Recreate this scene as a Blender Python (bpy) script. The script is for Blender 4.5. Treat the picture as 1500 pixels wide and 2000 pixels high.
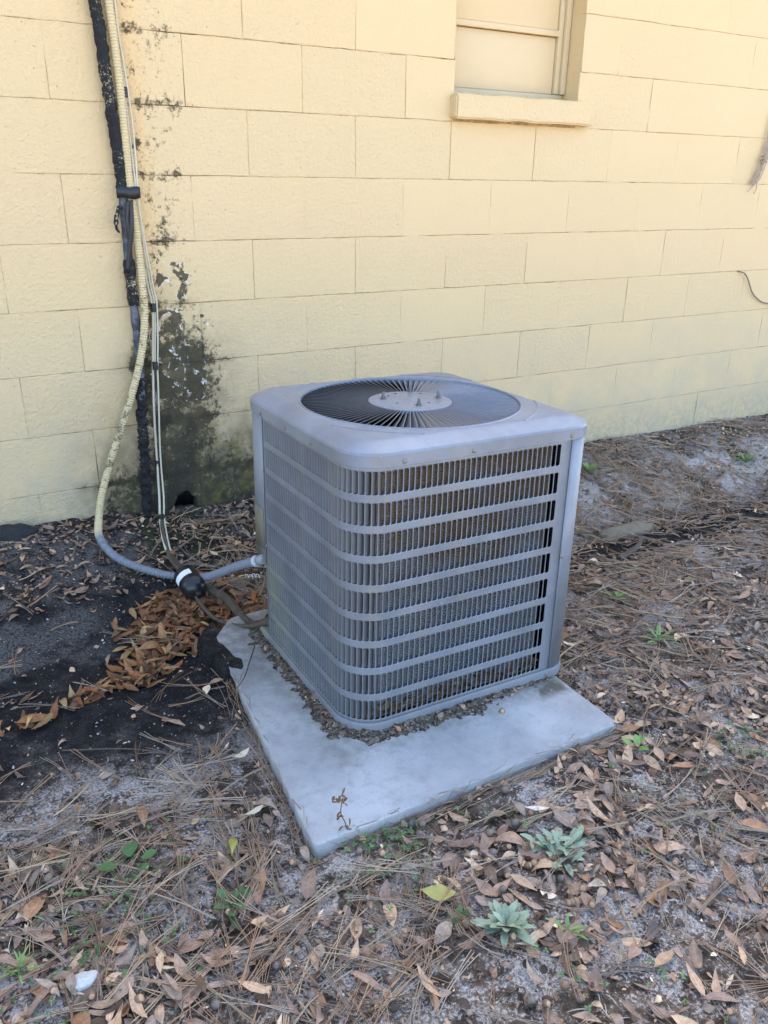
import bpy, bmesh, math, random
import numpy as np
from mathutils import Vector, Matrix, Euler

for o in list(bpy.data.objects):
    bpy.data.objects.remove(o)
SC = bpy.context.scene
COL = SC.collection
random.seed(7)
RNG = np.random.default_rng(11)
rad = math.radians

# ------------------------------------------------------------------ camera
CAM = np.array([-1.26045, -2.81138, 1.27659])
yaw, pitch, roll = rad(29.710), rad(-22.489), rad(0.900)
f = Vector((math.sin(yaw)*math.cos(pitch), math.cos(yaw)*math.cos(pitch), math.sin(pitch)))
r = Vector((math.cos(yaw), -math.sin(yaw), 0))
u = r.cross(f)
r2 = r*math.cos(roll) + u*math.sin(roll)
u2 = -r*math.sin(roll) + u*math.cos(roll)
cd = bpy.data.cameras.new('camera')
cam = bpy.data.objects.new('camera', cd)
COL.objects.link(cam)
m = Matrix((r2, u2, -f)).transposed().to_4x4()
m.translation = Vector(CAM)
cam.matrix_world = m
cd.sensor_fit = 'HORIZONTAL'
cd.sensor_width = 36
cd.lens = 36*1577/1500
cd.clip_start = .02
cd.clip_end = 500
SC.camera = cam

# ------------------------------------------------------------------ sky, sun, exposure
SUN_EL, SUN_AZ = rad(40), rad(28)          # behind the house: everything in view lies in open shade
w = bpy.data.worlds.new('World')
SC.world = w
w.use_nodes = True
nt = w.node_tree
bg = nt.nodes['Background']
sky = nt.nodes.new('ShaderNodeTexSky')
sky.sky_type = 'NISHITA'
sky.sun_disc = False
sky.sun_elevation = SUN_EL
sky.sun_rotation = SUN_AZ
sky.air_density = .95
sky.dust_density = 3.0
sky.ozone_density = 1.0
nt.links.new(sky.outputs[0], bg.inputs[0])
bg.inputs[1].default_value = .15
sl = bpy.data.lights.new('sun', 'SUN')
sl.energy = 5
sl.angle = rad(.5)
sl.color = (1, .93, .82)
so = bpy.data.objects.new('sun', sl)
COL.objects.link(so)
sd = Vector((math.sin(SUN_AZ)*math.cos(SUN_EL), math.cos(SUN_AZ)*math.cos(SUN_EL), math.sin(SUN_EL)))
so.rotation_euler = sd.to_track_quat('Z', 'Y').to_euler()
so.location = (3, 12, 12)
SC.cycles.max_bounces = 6
SC.cycles.diffuse_bounces = 3
SC.view_settings.view_transform = 'Standard'
SC.view_settings.look = 'None'
SC.view_settings.gamma = 1
SC.view_settings.exposure = 2.72

# ------------------------------------------------------------------ small helpers
def ss(a, b, x):
    t = np.clip((x-a)/(b-a), 0, 1)
    return t*t*(3-2*t)

def _hash(i, j, s):
    n = (i*374761393 + j*668265263 + s*974634777) & 0xffffffff
    n = ((n ^ (n >> 13))*1274126177) & 0xffffffff
    return ((n ^ (n >> 16)) & 0xffff)/65535.0

def vn(x, y, s=0):
    x = np.asarray(x, float); y = np.asarray(y, float)
    i = np.floor(x).astype(np.int64); j = np.floor(y).astype(np.int64)
    fx = x-i; fy = y-j
    fx = fx*fx*(3-2*fx); fy = fy*fy*(3-2*fy)
    a = _hash(i, j, s); b = _hash(i+1, j, s); c = _hash(i, j+1, s); d = _hash(i+1, j+1, s)
    return (a*(1-fx)+b*fx)*(1-fy) + (c*(1-fx)+d*fx)*fy

def fbm(x, y, o=4, s=0):
    t = 0; am = .5; tot = 0
    for k in range(o):
        t = t + am*vn(x*2**k, y*2**k, s+k*17); tot += am; am *= .5
    return t/tot

def obj(name, me, mat=None, parent=None):
    o = bpy.data.objects.new(name, me)
    COL.objects.link(o)
    if mat is not None and me is not None and len(me.materials) == 0:
        for mm in (mat if isinstance(mat, (list, tuple)) else [mat]):
            me.materials.append(mm)
    if parent is not None:
        o.parent = parent
    return o

def empty(name, loc=(0, 0, 0), rot=(0, 0, 0)):
    o = bpy.data.objects.new(name, None)
    COL.objects.link(o)
    o.location = loc
    o.rotation_euler = rot
    o.empty_display_size = .05
    return o

def tag(o, label, cat, group=None, kind=None):
    o['label'] = label
    o['category'] = cat
    if group: o['group'] = group
    if kind: o['kind'] = kind
    return o

def mesh(name, v, fc, smooth=None):
    me = bpy.data.meshes.new(name)
    me.from_pydata([tuple(map(float, q)) for q in v], [], [tuple(map(int, q)) for q in fc])
    if smooth is not None:
        smooth_angle(me, smooth)
    me.update()
    return me

def smooth_angle(me, ang=35):
    bm = bmesh.new(); bm.from_mesh(me)
    bmesh.ops.recalc_face_normals(bm, faces=bm.faces)
    for q in bm.faces: q.smooth = True
    for e in bm.edges:
        if len(e.link_faces) == 2:
            e.smooth = e.calc_face_angle(0) < rad(ang)
    bm.to_mesh(me); bm.free()

def fast_mesh(name, V, F, cols=None, smooth=True):
    """V (n,3) floats, F (m,k) ints with constant k; cols (n,4)"""
    me = bpy.data.meshes.new(name)
    V = np.ascontiguousarray(V, np.float32); F = np.ascontiguousarray(F, np.int32)
    me.vertices.add(len(V)); me.vertices.foreach_set('co', V.ravel())
    k = F.shape[1]
    me.loops.add(F.size); me.loops.foreach_set('vertex_index', F.ravel())
    me.polygons.add(len(F))
    me.polygons.foreach_set('loop_start', np.arange(0, F.size, k, dtype=np.int32))
    me.polygons.foreach_set('use_smooth', np.full(len(F), smooth))
    if cols is not None:
        a = me.color_attributes.new('col', 'FLOAT_COLOR', 'POINT')
        a.data.foreach_set('color', np.ascontiguousarray(cols, np.float32).ravel())
    me.update(calc_edges=True)
    me.validate()
    return me

def box(x0, x1, y0, y1, z0, z1, bev=0, seg=2):
    bm = bmesh.new()
    bmesh.ops.create_cube(bm, size=1)
    for v in bm.verts:
        v.co = Vector(((x0+x1)/2+v.co.x*(x1-x0), (y0+y1)/2+v.co.y*(y1-y0), (z0+z1)/2+v.co.z*(z1-z0)))
    if bev:
        bmesh.ops.bevel(bm, geom=bm.edges[:], offset=bev, segments=seg, affect='EDGES', profile=.5)
    me = bpy.data.meshes.new('box'); bm.to_mesh(me); bm.free()
    if bev: smooth_angle(me, 40)
    return me

def crspline(P, n):
    P = np.asarray(P, float)
    Q = np.vstack([2*P[0]-P[1], P, 2*P[-1]-P[-2]])
    out = []
    for i in range(len(P)-1):
        p0, p1, p2, p3 = Q[i:i+4]
        for t in np.linspace(0, 1, n, endpoint=False):
            out.append(.5*((2*p1)+(-p0+p2)*t+(2*p0-5*p1+4*p2-p3)*t*t+(-p0+3*p1-3*p2+p3)*t**3))
    out.append(P[-1])
    return np.array(out)

def resample(P, step):
    d = np.r_[0, np.cumsum(np.linalg.norm(np.diff(P, axis=0), axis=1))]
    n = max(2, int(d[-1]/step)+1)
    s = np.linspace(0, d[-1], n)
    return np.stack([np.interp(s, d, P[:, k]) for k in range(3)], 1), s

def tube(P, rads, seg=10, cap=True, jit=0.):
    """sweep a circle along P (n,3) with radii; returns mesh"""
    P = np.asarray(P, float); n = len(P)
    rads = np.broadcast_to(np.asarray(rads, float), (n,))
    T = np.gradient(P, axis=0); T /= np.linalg.norm(T, axis=1)[:, None]+1e-12
    ref = np.array([0, 0, 1.]) if abs(T[0][2]) < .9 else np.array([1., 0, 0])
    V = []
    a = np.cross(T[0], ref); a /= np.linalg.norm(a)
    ang = np.linspace(0, 2*np.pi, seg, endpoint=False)
    for i in range(n):
        a = a - T[i]*(a@T[i]); a /= np.linalg.norm(a)+1e-12
        b = np.cross(T[i], a)
        V.append(P[i]+rads[i]*(np.cos(ang)[:, None]*a+np.sin(ang)[:, None]*b))
    V = np.vstack(V); F = []
    if jit:
        q = np.repeat(P, seg, 0); d_ = V-q
        V = q+d_*(1+jit*(fbm(V[:, 2]*130+V[:, 0]*90, V[:, 1]*160+V[:, 0]*140, 3, 77)-.5)[:, None]*2)
    for i in range(n-1):
        for k in range(seg):
            F.append((i*seg+k, i*seg+(k+1) % seg, (i+1)*seg+(k+1) % seg, (i+1)*seg+k))
    if cap:
        F.append(tuple(range(seg))[::-1]); F.append(tuple((n-1)*seg+k for k in range(seg)))
    return mesh('tube', V, F, 50)

def lathe(prof, seg=16):
    V = []; F = []
    for (rr, z) in prof:
        for k in range(seg):
            a = 2*math.pi*k/seg
            V.append((rr*math.cos(a), rr*math.sin(a), z))
    for i in range(len(prof)-1):
        for k in range(seg):
            F.append((i*seg+k, i*seg+(k+1) % seg, (i+1)*seg+(k+1) % seg, (i+1)*seg+k))
    F.append(tuple(range(seg))[::-1]); F.append(tuple((len(prof)-1)*seg+k for k in range(seg)))
    return V, F

# ------------------------------------------------------------------ material helper
class NM:
    def __init__(s, name, rough=.8, spec=.3, metal=0):
        s.mat = bpy.data.materials.new(name); s.mat.use_nodes = True
        s.t = s.mat.node_tree; s.b = s.t.nodes['Principled BSDF']
        s.b.inputs['Roughness'].default_value = rough
        s.b.inputs['Specular IOR Level'].default_value = spec
        s.b.inputs['Metallic'].default_value = metal
        g = s.t.nodes.new('ShaderNodeNewGeometry'); s.pos = g.outputs['Position']
        s.norm = g.outputs['True Normal']; s.back = g.outputs['Backfacing']
        x = s.t.nodes.new('ShaderNodeSeparateXYZ'); s.l(s.pos, x.inputs[0])
        s.x, s.y, s.z = x.outputs
        tc = s.t.nodes.new('ShaderNodeTexCoord'); s.obj = tc.outputs['Object']
        oi = s.t.nodes.new('ShaderNodeObjectInfo'); s.rnd = oi.outputs['Random']
    def l(s, a, b): s.t.links.new(a, b)
    def put(s, sock, v):
        if isinstance(v, bpy.types.NodeSocket): s.l(v, sock)
        elif isinstance(v, (tuple, list)):
            sock.default_value = (*v, 1) if len(v) == 3 and sock.type == 'RGBA' else v
        else: sock.default_value = v
    def m(s, op, a, b=0., clamp=False):
        n = s.t.nodes.new('ShaderNodeMath'); n.operation = op; n.use_clamp = clamp
        s.put(n.inputs[0], a); s.put(n.inputs[1], b); return n.outputs[0]
    def mul(s, a, b): return s.m('MULTIPLY', a, b)
    def add(s, a, b): return s.m('ADD', a, b)
    def sub(s, a, b): return s.m('SUBTRACT', a, b)
    def inv(s, a): return s.m('SUBTRACT', 1., a)
    def mx(s, a, b): return s.m('MAXIMUM', a, b)
    def sst(s, v, a, b, lo=0., hi=1.):
        n = s.t.nodes.new('ShaderNodeMapRange'); n.interpolation_type = 'SMOOTHSTEP'
        s.put(n.inputs[0], v); s.put(n.inputs[1], a); s.put(n.inputs[2], b)
        s.put(n.inputs[3], lo); s.put(n.inputs[4], hi); return n.outputs[0]
    def band(s, v, a, b, c, d): return s.mul(s.sst(v, a, b), s.inv(s.sst(v, c, d)))
    def mix(s, fac, a, b, mode='MIX'):
        n = s.t.nodes.new('ShaderNodeMix'); n.data_type = 'RGBA'; n.blend_type = mode
        s.put(n.inputs[0], fac); s.put(n.inputs[6], a); s.put(n.inputs[7], b); return n.outputs[2]
    def noise(s, scale, detail=3, rough=.5, vec=None, dist=0., w=None):
        n = s.t.nodes.new('ShaderNodeTexNoise')
        s.put(n.inputs['Vector'], s.pos if vec is None else vec)
        n.inputs['Scale'].default_value = scale; n.inputs['Detail'].default_value = detail
        n.inputs['Roughness'].default_value = rough; n.inputs['Distortion'].default_value = dist
        return n.outputs[0]
    def vor(s, scale, vec=None, feat='F1', out=0):
        n = s.t.nodes.new('ShaderNodeTexVoronoi'); n.feature = feat
        s.put(n.inputs['Vector'], s.pos if vec is None else vec)
        n.inputs['Scale'].default_value = scale; return n.outputs[out]
    def scalev(s, vec, sc):
        n = s.t.nodes.new('ShaderNodeVectorMath'); n.operation = 'MULTIPLY'
        s.put(n.inputs[0], vec); n.inputs[1].default_value = sc; return n.outputs[0]
    def attr(s, name):
        n = s.t.nodes.new('ShaderNodeAttribute'); n.attribute_name = name
        return n.outputs['Color'], n.outputs['Alpha']
    def bump(s, h, dist=.002, strength=1., prev=None):
        n = s.t.nodes.new('ShaderNodeBump'); n.inputs['Distance'].default_value = dist
        s.put(n.inputs['Strength'], strength); s.l(h, n.inputs['Height'])
        if prev is not None: s.l(prev, n.inputs['Normal'])
        return n.outputs[0]
    def out(s, col=None, rough=None, nor=None, metal=None):
        if col is not None: s.put(s.b.inputs['Base Color'], col)
        if rough is not None: s.put(s.b.inputs['Roughness'], rough)
        if metal is not None: s.put(s.b.inputs['Metallic'], metal)
        if nor is not None: s.l(nor, s.b.inputs['Normal'])
        return s.mat

def plain(name, col, rough=.7, spec=.3, metal=0, var=.25, scale=40, bump=.0006):
    k = NM(name, rough, spec, metal)
    n = k.noise(scale, 4, .6)
    c = k.mix(n, tuple(q*(1-var) for q in col), tuple(min(1, q*(1+var)) for q in col))
    return k.out(c, nor=k.bump(k.noise(scale*4, 3), bump))

# ---- painted block wall with mould, peeled paint and splash dirt
def wall_mat(name, mortar=False):
    k = NM(name, .75, .25)
    big = k.noise(1.7, 2); mid = k.noise(9, 4, .6)
    base = k.mix(big, (.635, .465, .253), (.675, .508, .287))
    base = k.mix(k.mul(mid, .35), base, (.61, .465, .262))
    base = k.mix(k.mul(k.rnd, .16), base, (.60, .47, .285))
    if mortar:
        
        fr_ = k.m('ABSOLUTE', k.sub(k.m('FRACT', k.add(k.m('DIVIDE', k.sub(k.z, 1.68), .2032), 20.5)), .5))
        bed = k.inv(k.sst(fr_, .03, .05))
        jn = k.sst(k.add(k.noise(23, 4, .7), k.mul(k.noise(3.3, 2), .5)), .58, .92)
        base = k.mix(jn, k.mix(bed, (.66, .48, .25), (.56, .40, .20)), k.mix(bed, (.52, .37, .18), (.22, .155, .08)))  # bed joints darkened for caught dirt and the shade so thin a recess lacks
    # splash dirt low on the wall (grey film)
    low = k.mul(k.sst(k.z, 1.0, .10), k.sst(k.noise(6, 5, .65), .25, .75))
    col = k.mix(k.mul(low, .55), base, (.40, .38, .29))
    low2 = k.mul(k.sst(k.z, .34, .08), k.sst(k.noise(30, 5, .7), .3, .7))
    col = k.mix(k.mul(low2, .5), col, (.25, .24, .18))
    # warm unfaded strip beside the pipes
    strip = k.mul(k.band(k.x, -.64, -.61, -.57, -.51), k.sst(k.z, .5, .9))
    col = k.mix(k.mul(strip, .55), col, (.70, .47, .22))
    # mould: how dense it stands
    wob = k.mul(k.sub(k.noise(3.5, 3), .5), .18)
    xx = k.add(k.x, wob)
    up = k.mul(k.band(xx, -.66, -.58, -.50, -.26), k.sst(k.z, 2.2, .9, .66, .80))
    lowm = k.mul(k.band(xx, -.76, -.60, -.46, -.20), k.sst(k.z, 1.05, .66))
    lowm2 = k.mul(k.band(xx, -1.02, -.68, -.24, .05), k.sst(k.z, .66, .12))
    dens = k.mx(up, k.mx(k.mul(lowm, 1.14), k.mul(lowm2, 1.14)))
    fr2 = k.m('ABSOLUTE', k.sub(k.m('FRACT', k.add(k.m('DIVIDE', k.sub(k.z, 1.68), .2032), 20.5)), .5))
    nearj = k.mul(k.inv(k.sst(fr2, .02, .12)), k.sst(dens, .15, .5))
    dens = k.add(dens, k.mul(nearj, .22))
    sp = k.noise(48, 6, .75, dist=.3)
    sp2 = k.noise(13, 5, .7)
    spk = k.add(k.mul(sp, .6), k.mul(sp2, .4))
    thr = k.sub(.785, k.mul(dens, .318))
    mould = k.mul(k.sst(k.sub(spk, thr), -.035, .07), k.sst(dens, .05, .35))
    soft = k.mul(k.mul(dens, k.sst(k.z, 1.1, .5)), k.sst(k.noise(7, 5, .7), .3, .65))
    if mortar:
        mould = k.mx(mould, k.mul(k.sst(k.add(k.mul(sp2, .8), dens), .62, .95), .9))
    col = k.mix(k.mul(soft, .78), col, (.115, .095, .055))
    mcol = k.mix(k.sst(k.noise(12, 3), .4, .6), (.022, .019, .014), (.07, .06, .032))
    col = k.mix(k.mul(mould, .9), col, mcol)
    # yellow-green algae near the ground behind the unit
    alg = k.mul(k.mul(k.band(k.x, -.50, -.38, -.1, .05), k.sst(k.z, .52, .25)), k.sst(k.noise(14, 5, .7), .42, .62))
    col = k.mix(k.mul(alg, .6), col, (.24, .21, .05))
    # soot-dark film right at the foot, by the hole
    foot = k.mul(k.mul(k.band(k.x, -.80, -.6, -.15, .1), k.sst(k.z, .55, .22)), k.sst(k.noise(10, 5, .7), .3, .6))
    col = k.mix(k.mul(foot, .85), col, (.035, .034, .026))
    # peeled paint: dark olive scars with curled white rims
    pd = k.mul(k.band(k.x, -.63, -.57, -.42, -.34), k.band(k.z, .46, .56, .83, .90))
    pd2 = k.mul(k.band(k.x, -.56, -.54, -.46, -.42), k.band(k.z, .86, .90, 1.0, 1.04))
    pn = k.noise(15, 6, .62, dist=.4)
    pv = k.add(k.mul(k.mx(pd, k.mul(pd2, 1.)), .315), pn)
    peel = k.sst(pv, .79, .83)
    rim = k.mul(k.band(pv, .775, .79, .80, .81), k.sst(k.noise(40, 2), .5, .6))
    if not mortar:
        col = k.mix(k.mul(peel, .93), col, k.mix(k.noise(60, 4, .7), (.035, .030, .018), (.095, .08, .045)))
        col = k.mix(rim, col, (.72, .70, .66))
    fine = k.noise(210, 3, .6); peb = k.noise(75, 3, .55)
    amt = k.sst(k.add(k.rnd, k.mul(k.x, -.25)), -.1, .9, .35, 1.)
    h = k.mul(k.add(k.mul(fine, .4), k.mul(peb, .9)), amt)
    pits = k.sst(k.noise(120, 2), .30, .22)
    h = k.sub(h, k.mul(k.mul(pits, .8), amt))
    col = k.mix(k.mul(k.mul(pits, amt), .45), col, (.35, .27, .15))  # pits also darkened in colour, since flat sky light barely shades the bumps
    return k.out(col, k.add(.62, k.mul(mould, .3)), k.bump(h, .0055, 1.))

M_WALL = wall_mat('painted_block')
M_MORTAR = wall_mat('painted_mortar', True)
M_HOLE = plain('dark_cavity', (.05, .046, .04), .95, .1, bump=.004)  # near-black colour stands in for the shade inside the broken cavity

# ------------------------------------------------------------------ ground height
def gh(x, y):
    x = np.asarray(x, float); y = np.asarray(y, float)
    yy = np.clip(y, -4, 0); xx = np.clip(x, -3, 4)
    g = .013-.012*(xx+.217)-.012*(yy+1.1)
    hw = np.interp(xx, [-1.6, -1.15, -.9, -.64, -.3, .5, 1.5, 2.86, 4], [.13, .143, .155, .125, .10, .10, .093, .06, .05])
    t = ss(-.62, -.02, yy)
    h = g*(1-t)+hw*t
    return h-.03*np.exp(-((yy+.72)/.16)**2)*(1-.6*np.exp(-((xx+.2)/.35)**2))

PA, PB = -.019, -.021                     # the pad and the unit have sunk a little towards the back right
def padz(x, y): return .035+PA*(x+.217)+PB*(y+1.1)
PAD = [(-.768, -1.692), (.064, -1.674), (.088, -.70), (-.60, -.72), (-.683, -.82)]
def inpad(x, y, grow=0.):
    x = np.asarray(x); y = np.asarray(y); r_ = np.ones(x.shape, bool)
    n = len(PAD)
    for i in range(n):
        (x0, y0), (x1, y1) = PAD[i], PAD[(i+1) % n]
        L = math.hypot(x1-x0, y1-y0)
        r_ &= ((x1-x0)*(y-y0)-(y1-y0)*(x-x0))/L > -grow
    return r_

def wetmask(x, y):
    n = (fbm(x*4, y*4, 3, 5)-.5)*.35
    return ss(-.54, -.70, x+n*.3)*ss(-1.36, -1.12, y+n+.10*(x+1.))*ss(-.34, -.5, y+n*.5)

# ---- ground material
def ground_mat():
    k = NM('soil', .95, .15)
    n1 = k.noise(5, 3, .6); n2 = k.noise(28, 4, .7); n3 = k.noise(170, 3, .7)
    soil = k.mix(k.sst(n2, .3, .7), (.040, .029, .021), (.17, .125, .09))
    gr_ = k.noise(420, 3, .7)
    sandc = k.mix(k.sst(k.add(k.mul(n3, .5), k.mul(gr_, .6)), .38, .72), (.12, .108, .096), (.66, .60, .54))
    sandy = k.sst(k.add(k.add(k.mul(n1, .55), k.mul(n2, .45)), k.mul(k.sub(n3, .5), .45)), .47, .58)
    ridge = k.mul(k.band(k.y, -.66, -.54, -.30, -.1), k.sst(k.x, .35, .8))
    sandy = k.mx(k.mul(sandy, .8), k.mul(ridge, k.sst(n1, .36, .56)))
    col = k.mix(sandy, soil, sandc)
    bounce_yard = k.sst(k.add(k.y, k.mul(k.sub(n1, .5), .8)), -3.0, -3.8)
    col = k.mix(k.mul(bounce_yard, .85), col, (.40, .32, .22))  # unseen yard behind the camera, made pale to bounce warm light
    # fine pale flecks and grains
    fl = k.sst(k.noise(260, 2, .5), .66, .72)
    col = k.mix(k.mul(fl, .55), col, (.42, .38, .33))
    # wet, black humus in the drip line on the left
    nw = k.mul(k.sub(k.noise(4, 3), .5), .3)
    wet = k.mul(k.mul(k.inv(k.sst(k.add(k.x, k.mul(nw, .4)), -.70, -.54)), k.sst(k.add(k.add(k.y, nw), k.mul(k.add(k.x, 1.), .1)), -1.36, -1.12)),
                k.inv(k.sst(k.add(k.y, nw), -.46, -.26)))
    rgt = k.mul(k.band(k.add(k.y, k.mul(nw, .4)), -1.0, -.86, -.74, -.60), k.mul(k.sst(k.x, .25, .6), .97))
    wallside = k.mul(k.mul(k.sst(k.y, -.55, -.35), k.inv(k.sst(k.x, -.1, .3))), .75)
    dk = k.mx(wet, k.mx(rgt, wallside))
    wcol = k.mix(k.sst(n2, .35, .75), (.008, .008, .010), (.030, .028, .028))
    wcol = k.mix(k.mul(fl, .35), wcol, (.40, .38, .36))
    silt = k.mul(k.mul(k.sst(k.add(k.noise(6, 4, .65), k.mul(k.band(k.y, -.72, -.62, -.50, -.42), .25)), .55, .72), wet), k.inv(k.sst(k.x, -1.02, -.86)))
    wcol = k.mix(k.mul(k.mul(silt, .75), k.sst(n3, .35, .6)), wcol, (.15, .14, .13))
    col = k.mix(dk, col, wcol)
    # moss below the pipes
    ms = k.mul(k.mul(k.band(k.x, -.80, -.68, -.50, -.40), k.sst(k.y, -.40, -.2)), k.sst(n2, .38, .58))
    col = k.mix(k.mul(ms, .8), col, (.03, .045, .012))
    # thin greenish bloom on the bare soil in front
    gr = k.mul(k.sst(k.noise(7, 4, .6), .55, .7), k.sst(k.y, -1.3, -1.6))
    col = k.mix(k.mul(gr, .25), col, (.07, .085, .03))
    h = k.add(k.add(k.mul(n2, .8), k.mul(n3, .5)), k.mul(gr_, .2))
    return k.out(col, k.sub(.95, k.mul(wet, .3)), k.bump(h, .012, .9))
M_SOIL = ground_mat()

def axis(lo, hi, step, far, grow=1.35):
    a = list(np.arange(lo, hi+step/2, step))
    s = step; x = hi
    while x < far: s *= grow; x += s; a.append(x)
    s = step; x = lo; b = []
    while x > -far: s *= grow; x -= s; b.append(x)
    return np.array(b[::-1]+a)
gx = axis(-1.7, 3.2, .0105, 70); gy = axis(-2.75, .02, .0105, 70)
GX, GY = np.meshgrid(gx, gy)
near = ss(-2.4, -1.7, GX)*ss(4.2, 3.2, GX)*ss(-3.4, -2.75, GY)
rough = (fbm(GX*9, GY*9, 4, 3)-.5)*.022 + (fbm(GX*45, GY*45, 3, 9)-.5)*.011
calm = 1-.55*wetmask(GX, GY)
GZ = gh(GX, GY)+near*rough*calm
ip = inpad(GX, GY, .01)
GZ = np.where(ip, np.minimum(GZ, padz(GX, GY)-.03), GZ)
edge = inpad(GX, GY, .05) & ~ip
GZ = np.where(edge, np.minimum(GZ, padz(GX, GY)-.019), GZ)
# soil washed over the rear left edge of the slab
ex = GX+.683+(GY+.82)*.0976
spill = padz(GX, GY)+.008*(fbm(GX*26, GY*26, 4, 33)-.36)-.16*np.maximum(ex, 0)-.02*ss(-.95, -1.25, GY)
GZ = np.where(inpad(GX, GY, .05) & (ex > -.05) & (ex < .05) & (GY > -1.35), np.maximum(GZ, np.minimum(spill, padz(GX, GY)+.004)), GZ)
GZ = np.where(GY > .05, GZ-.05, GZ)
def ground_at(x, y):
    """real ground height incl. its roughness"""
    x = np.asarray(x, float); y = np.asarray(y, float)
    z = gh(x, y)+((fbm(x*9, y*9, 4, 3)-.5)*.022+(fbm(x*45, y*45, 3, 9)-.5)*.011)*(1-.55*wetmask(x, y))
    return np.where(inpad(x, y), padz(x, y), z)
nx, ny = len(gx), len(gy)
idx = np.arange(nx*ny).reshape(ny, nx)
F = np.stack([idx[:-1, :-1].ravel(), idx[:-1, 1:].ravel(), idx[1:, 1:].ravel(), idx[1:, :-1].ravel()], 1)
g = obj('ground', fast_mesh('ground', np.stack([GX.ravel(), GY.ravel(), GZ.ravel()], 1), F), M_SOIL)
g['kind'] = 'structure'

# ------------------------------------------------------------------ the house: wall of painted blocks, window, body and roof behind
C, B = .2032, .4064
ZT = 1.68
house = empty('house', (0, 0, 0))
tag(house, 'cream painted concrete block house wall with mould beside the pipes', 'house')

def block_mesh(wd, ht, seed, gap=.0016, fx=.62):
    """front outline with slightly ragged arrises, rolled edge, sides"""
    rg = np.random.default_rng(seed)
    nxs, nzs = max(3, int(wd/.05)), max(2, int(ht/.06))
    hw, hh = wd/2, ht/2
    pts = [(-hw+wd*i/nxs, -hh) for i in range(nxs)]+[(hw, -hh+ht*i/nzs) for i in range(nzs)] + \
          [(hw-wd*i/nxs, hh) for i in range(nxs)]+[(-hw, hh-ht*i/nzs) for i in range(nzs)]
    n = len(pts); V = []
    for (ins, y, jit) in ((.0042, 0, .0011), (.0026, .0014, .0008), (gap, .006, .0004), (gap, .03, 0)):
        for (x, z) in pts:
            sx = 1-ins*fx/hw; sz = 1-ins*.5/hh
            V.append((x*sx+rg.normal(0, jit), y, z*sz+rg.normal(0, jit)))
    Fc = [tuple(range(n))]
    for rr in range(3):
        for i in range(n):
            j = (i+1) % n
            Fc.append((rr*n+i, (rr+1)*n+i, (rr+1)*n+j, rr*n+j))
    me = mesh('block', V, Fc)
    bm = bmesh.new(); bm.from_mesh(me); bmesh.ops.recalc_face_normals(bm, faces=bm.faces)
    for q in bm.faces: q.smooth = False
    bm.to_mesh(me); bm.free()
    me.materials.append(M_WALL)
    return me
_bm = {}
def block(x0, x1, z0, z1, var):
    key = (round(x1-x0, 3), round(z1-z0, 3), var)
    if key not in _bm: _bm[key] = block_mesh(x1-x0, z1-z0, int(key[0]*7919+key[1]*104729+var*31) % 9999, fx=(.26, .36, .48)[var])
    o = obj('concrete_block', _bm[key], None, house)
    o.location = ((x0+x1)/2, random.gauss(0, .0006), (z0+z1)/2)
    o.rotation_euler = (random.gauss(0, .0015), 0, random.gauss(0, .0015))
WX0, WX1, WZ0 = .615, 1.222, 1.576        # window opening
HX0, HX1, HZ0, HZ1 = -.575, -.45, -.05, .225   # hole knocked through at the foot of the wall
XL, XR = -1.93, 4.3
for kk in range(-5, 9):
    z1 = ZT-C*kk; z0 = z1-C
    off = 0 if kk % 2 == 0 else B/2
    n0 = math.floor((XL-off)/B)
    x = off+n0*B
    while x < XR:
        a, b = x, x+B
        x += B
        segs = [(a, b)]
        if z1 > WZ0+.03:
            ns = []
            for (p, q) in segs:
                if q <= WX0+.004 or p >= WX1-.004: ns.append((p, q)); continue
                if p < WX0-.02: ns.append((p, WX0))
                if q > WX1+.02: ns.append((WX1, q))
            segs = ns
        if z1 < .30:
            ns = []
            for (p, q) in segs:
                if q <= HX0 or p >= HX1: ns.append((p, q)); continue
                if p < HX0-.02: ns.append((p, HX0))
                if q > HX1+.02: ns.append((HX1, q))
            segs = ns
        for (p, q) in segs:
            if q-p > .015: block(p, q, z0, z1, 0 if (p > 1.2 and random.random() < .75) else random.choice((0, 1, 1, 2)))
ZTOP = ZT+C*5
# mortar bed behind the blocks (recessed joints), left open at the window and the hole
def rects(rs, y):
    V = []; Fc = []
    for (x0, x1, z0, z1) in rs:
        k = len(V); V += [(x0, y, z0), (x1, y, z0), (x1, y, z1), (x0, y, z1)]; Fc.append((k, k+1, k+2, k+3))
    return mesh('rects', V, Fc)
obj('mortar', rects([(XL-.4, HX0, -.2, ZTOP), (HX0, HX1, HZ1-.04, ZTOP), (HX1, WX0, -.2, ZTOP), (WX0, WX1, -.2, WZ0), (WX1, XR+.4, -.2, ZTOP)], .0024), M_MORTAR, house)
V = [(HX0, .003, -.2), (HX1, .003, -.2), (HX1, .003, HZ1), (HX0, .003, HZ1), (HX0, .16, -.2), (HX1, .16, -.2), (HX1, .16, HZ1), (HX0, .16, HZ1)]
obj('broken_cavity', mesh('cavity', V, [(4, 5, 6, 7), (0, 4, 7, 3), (1, 2, 6, 5), (3, 7, 6, 2)]), M_HOLE, house)
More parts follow.
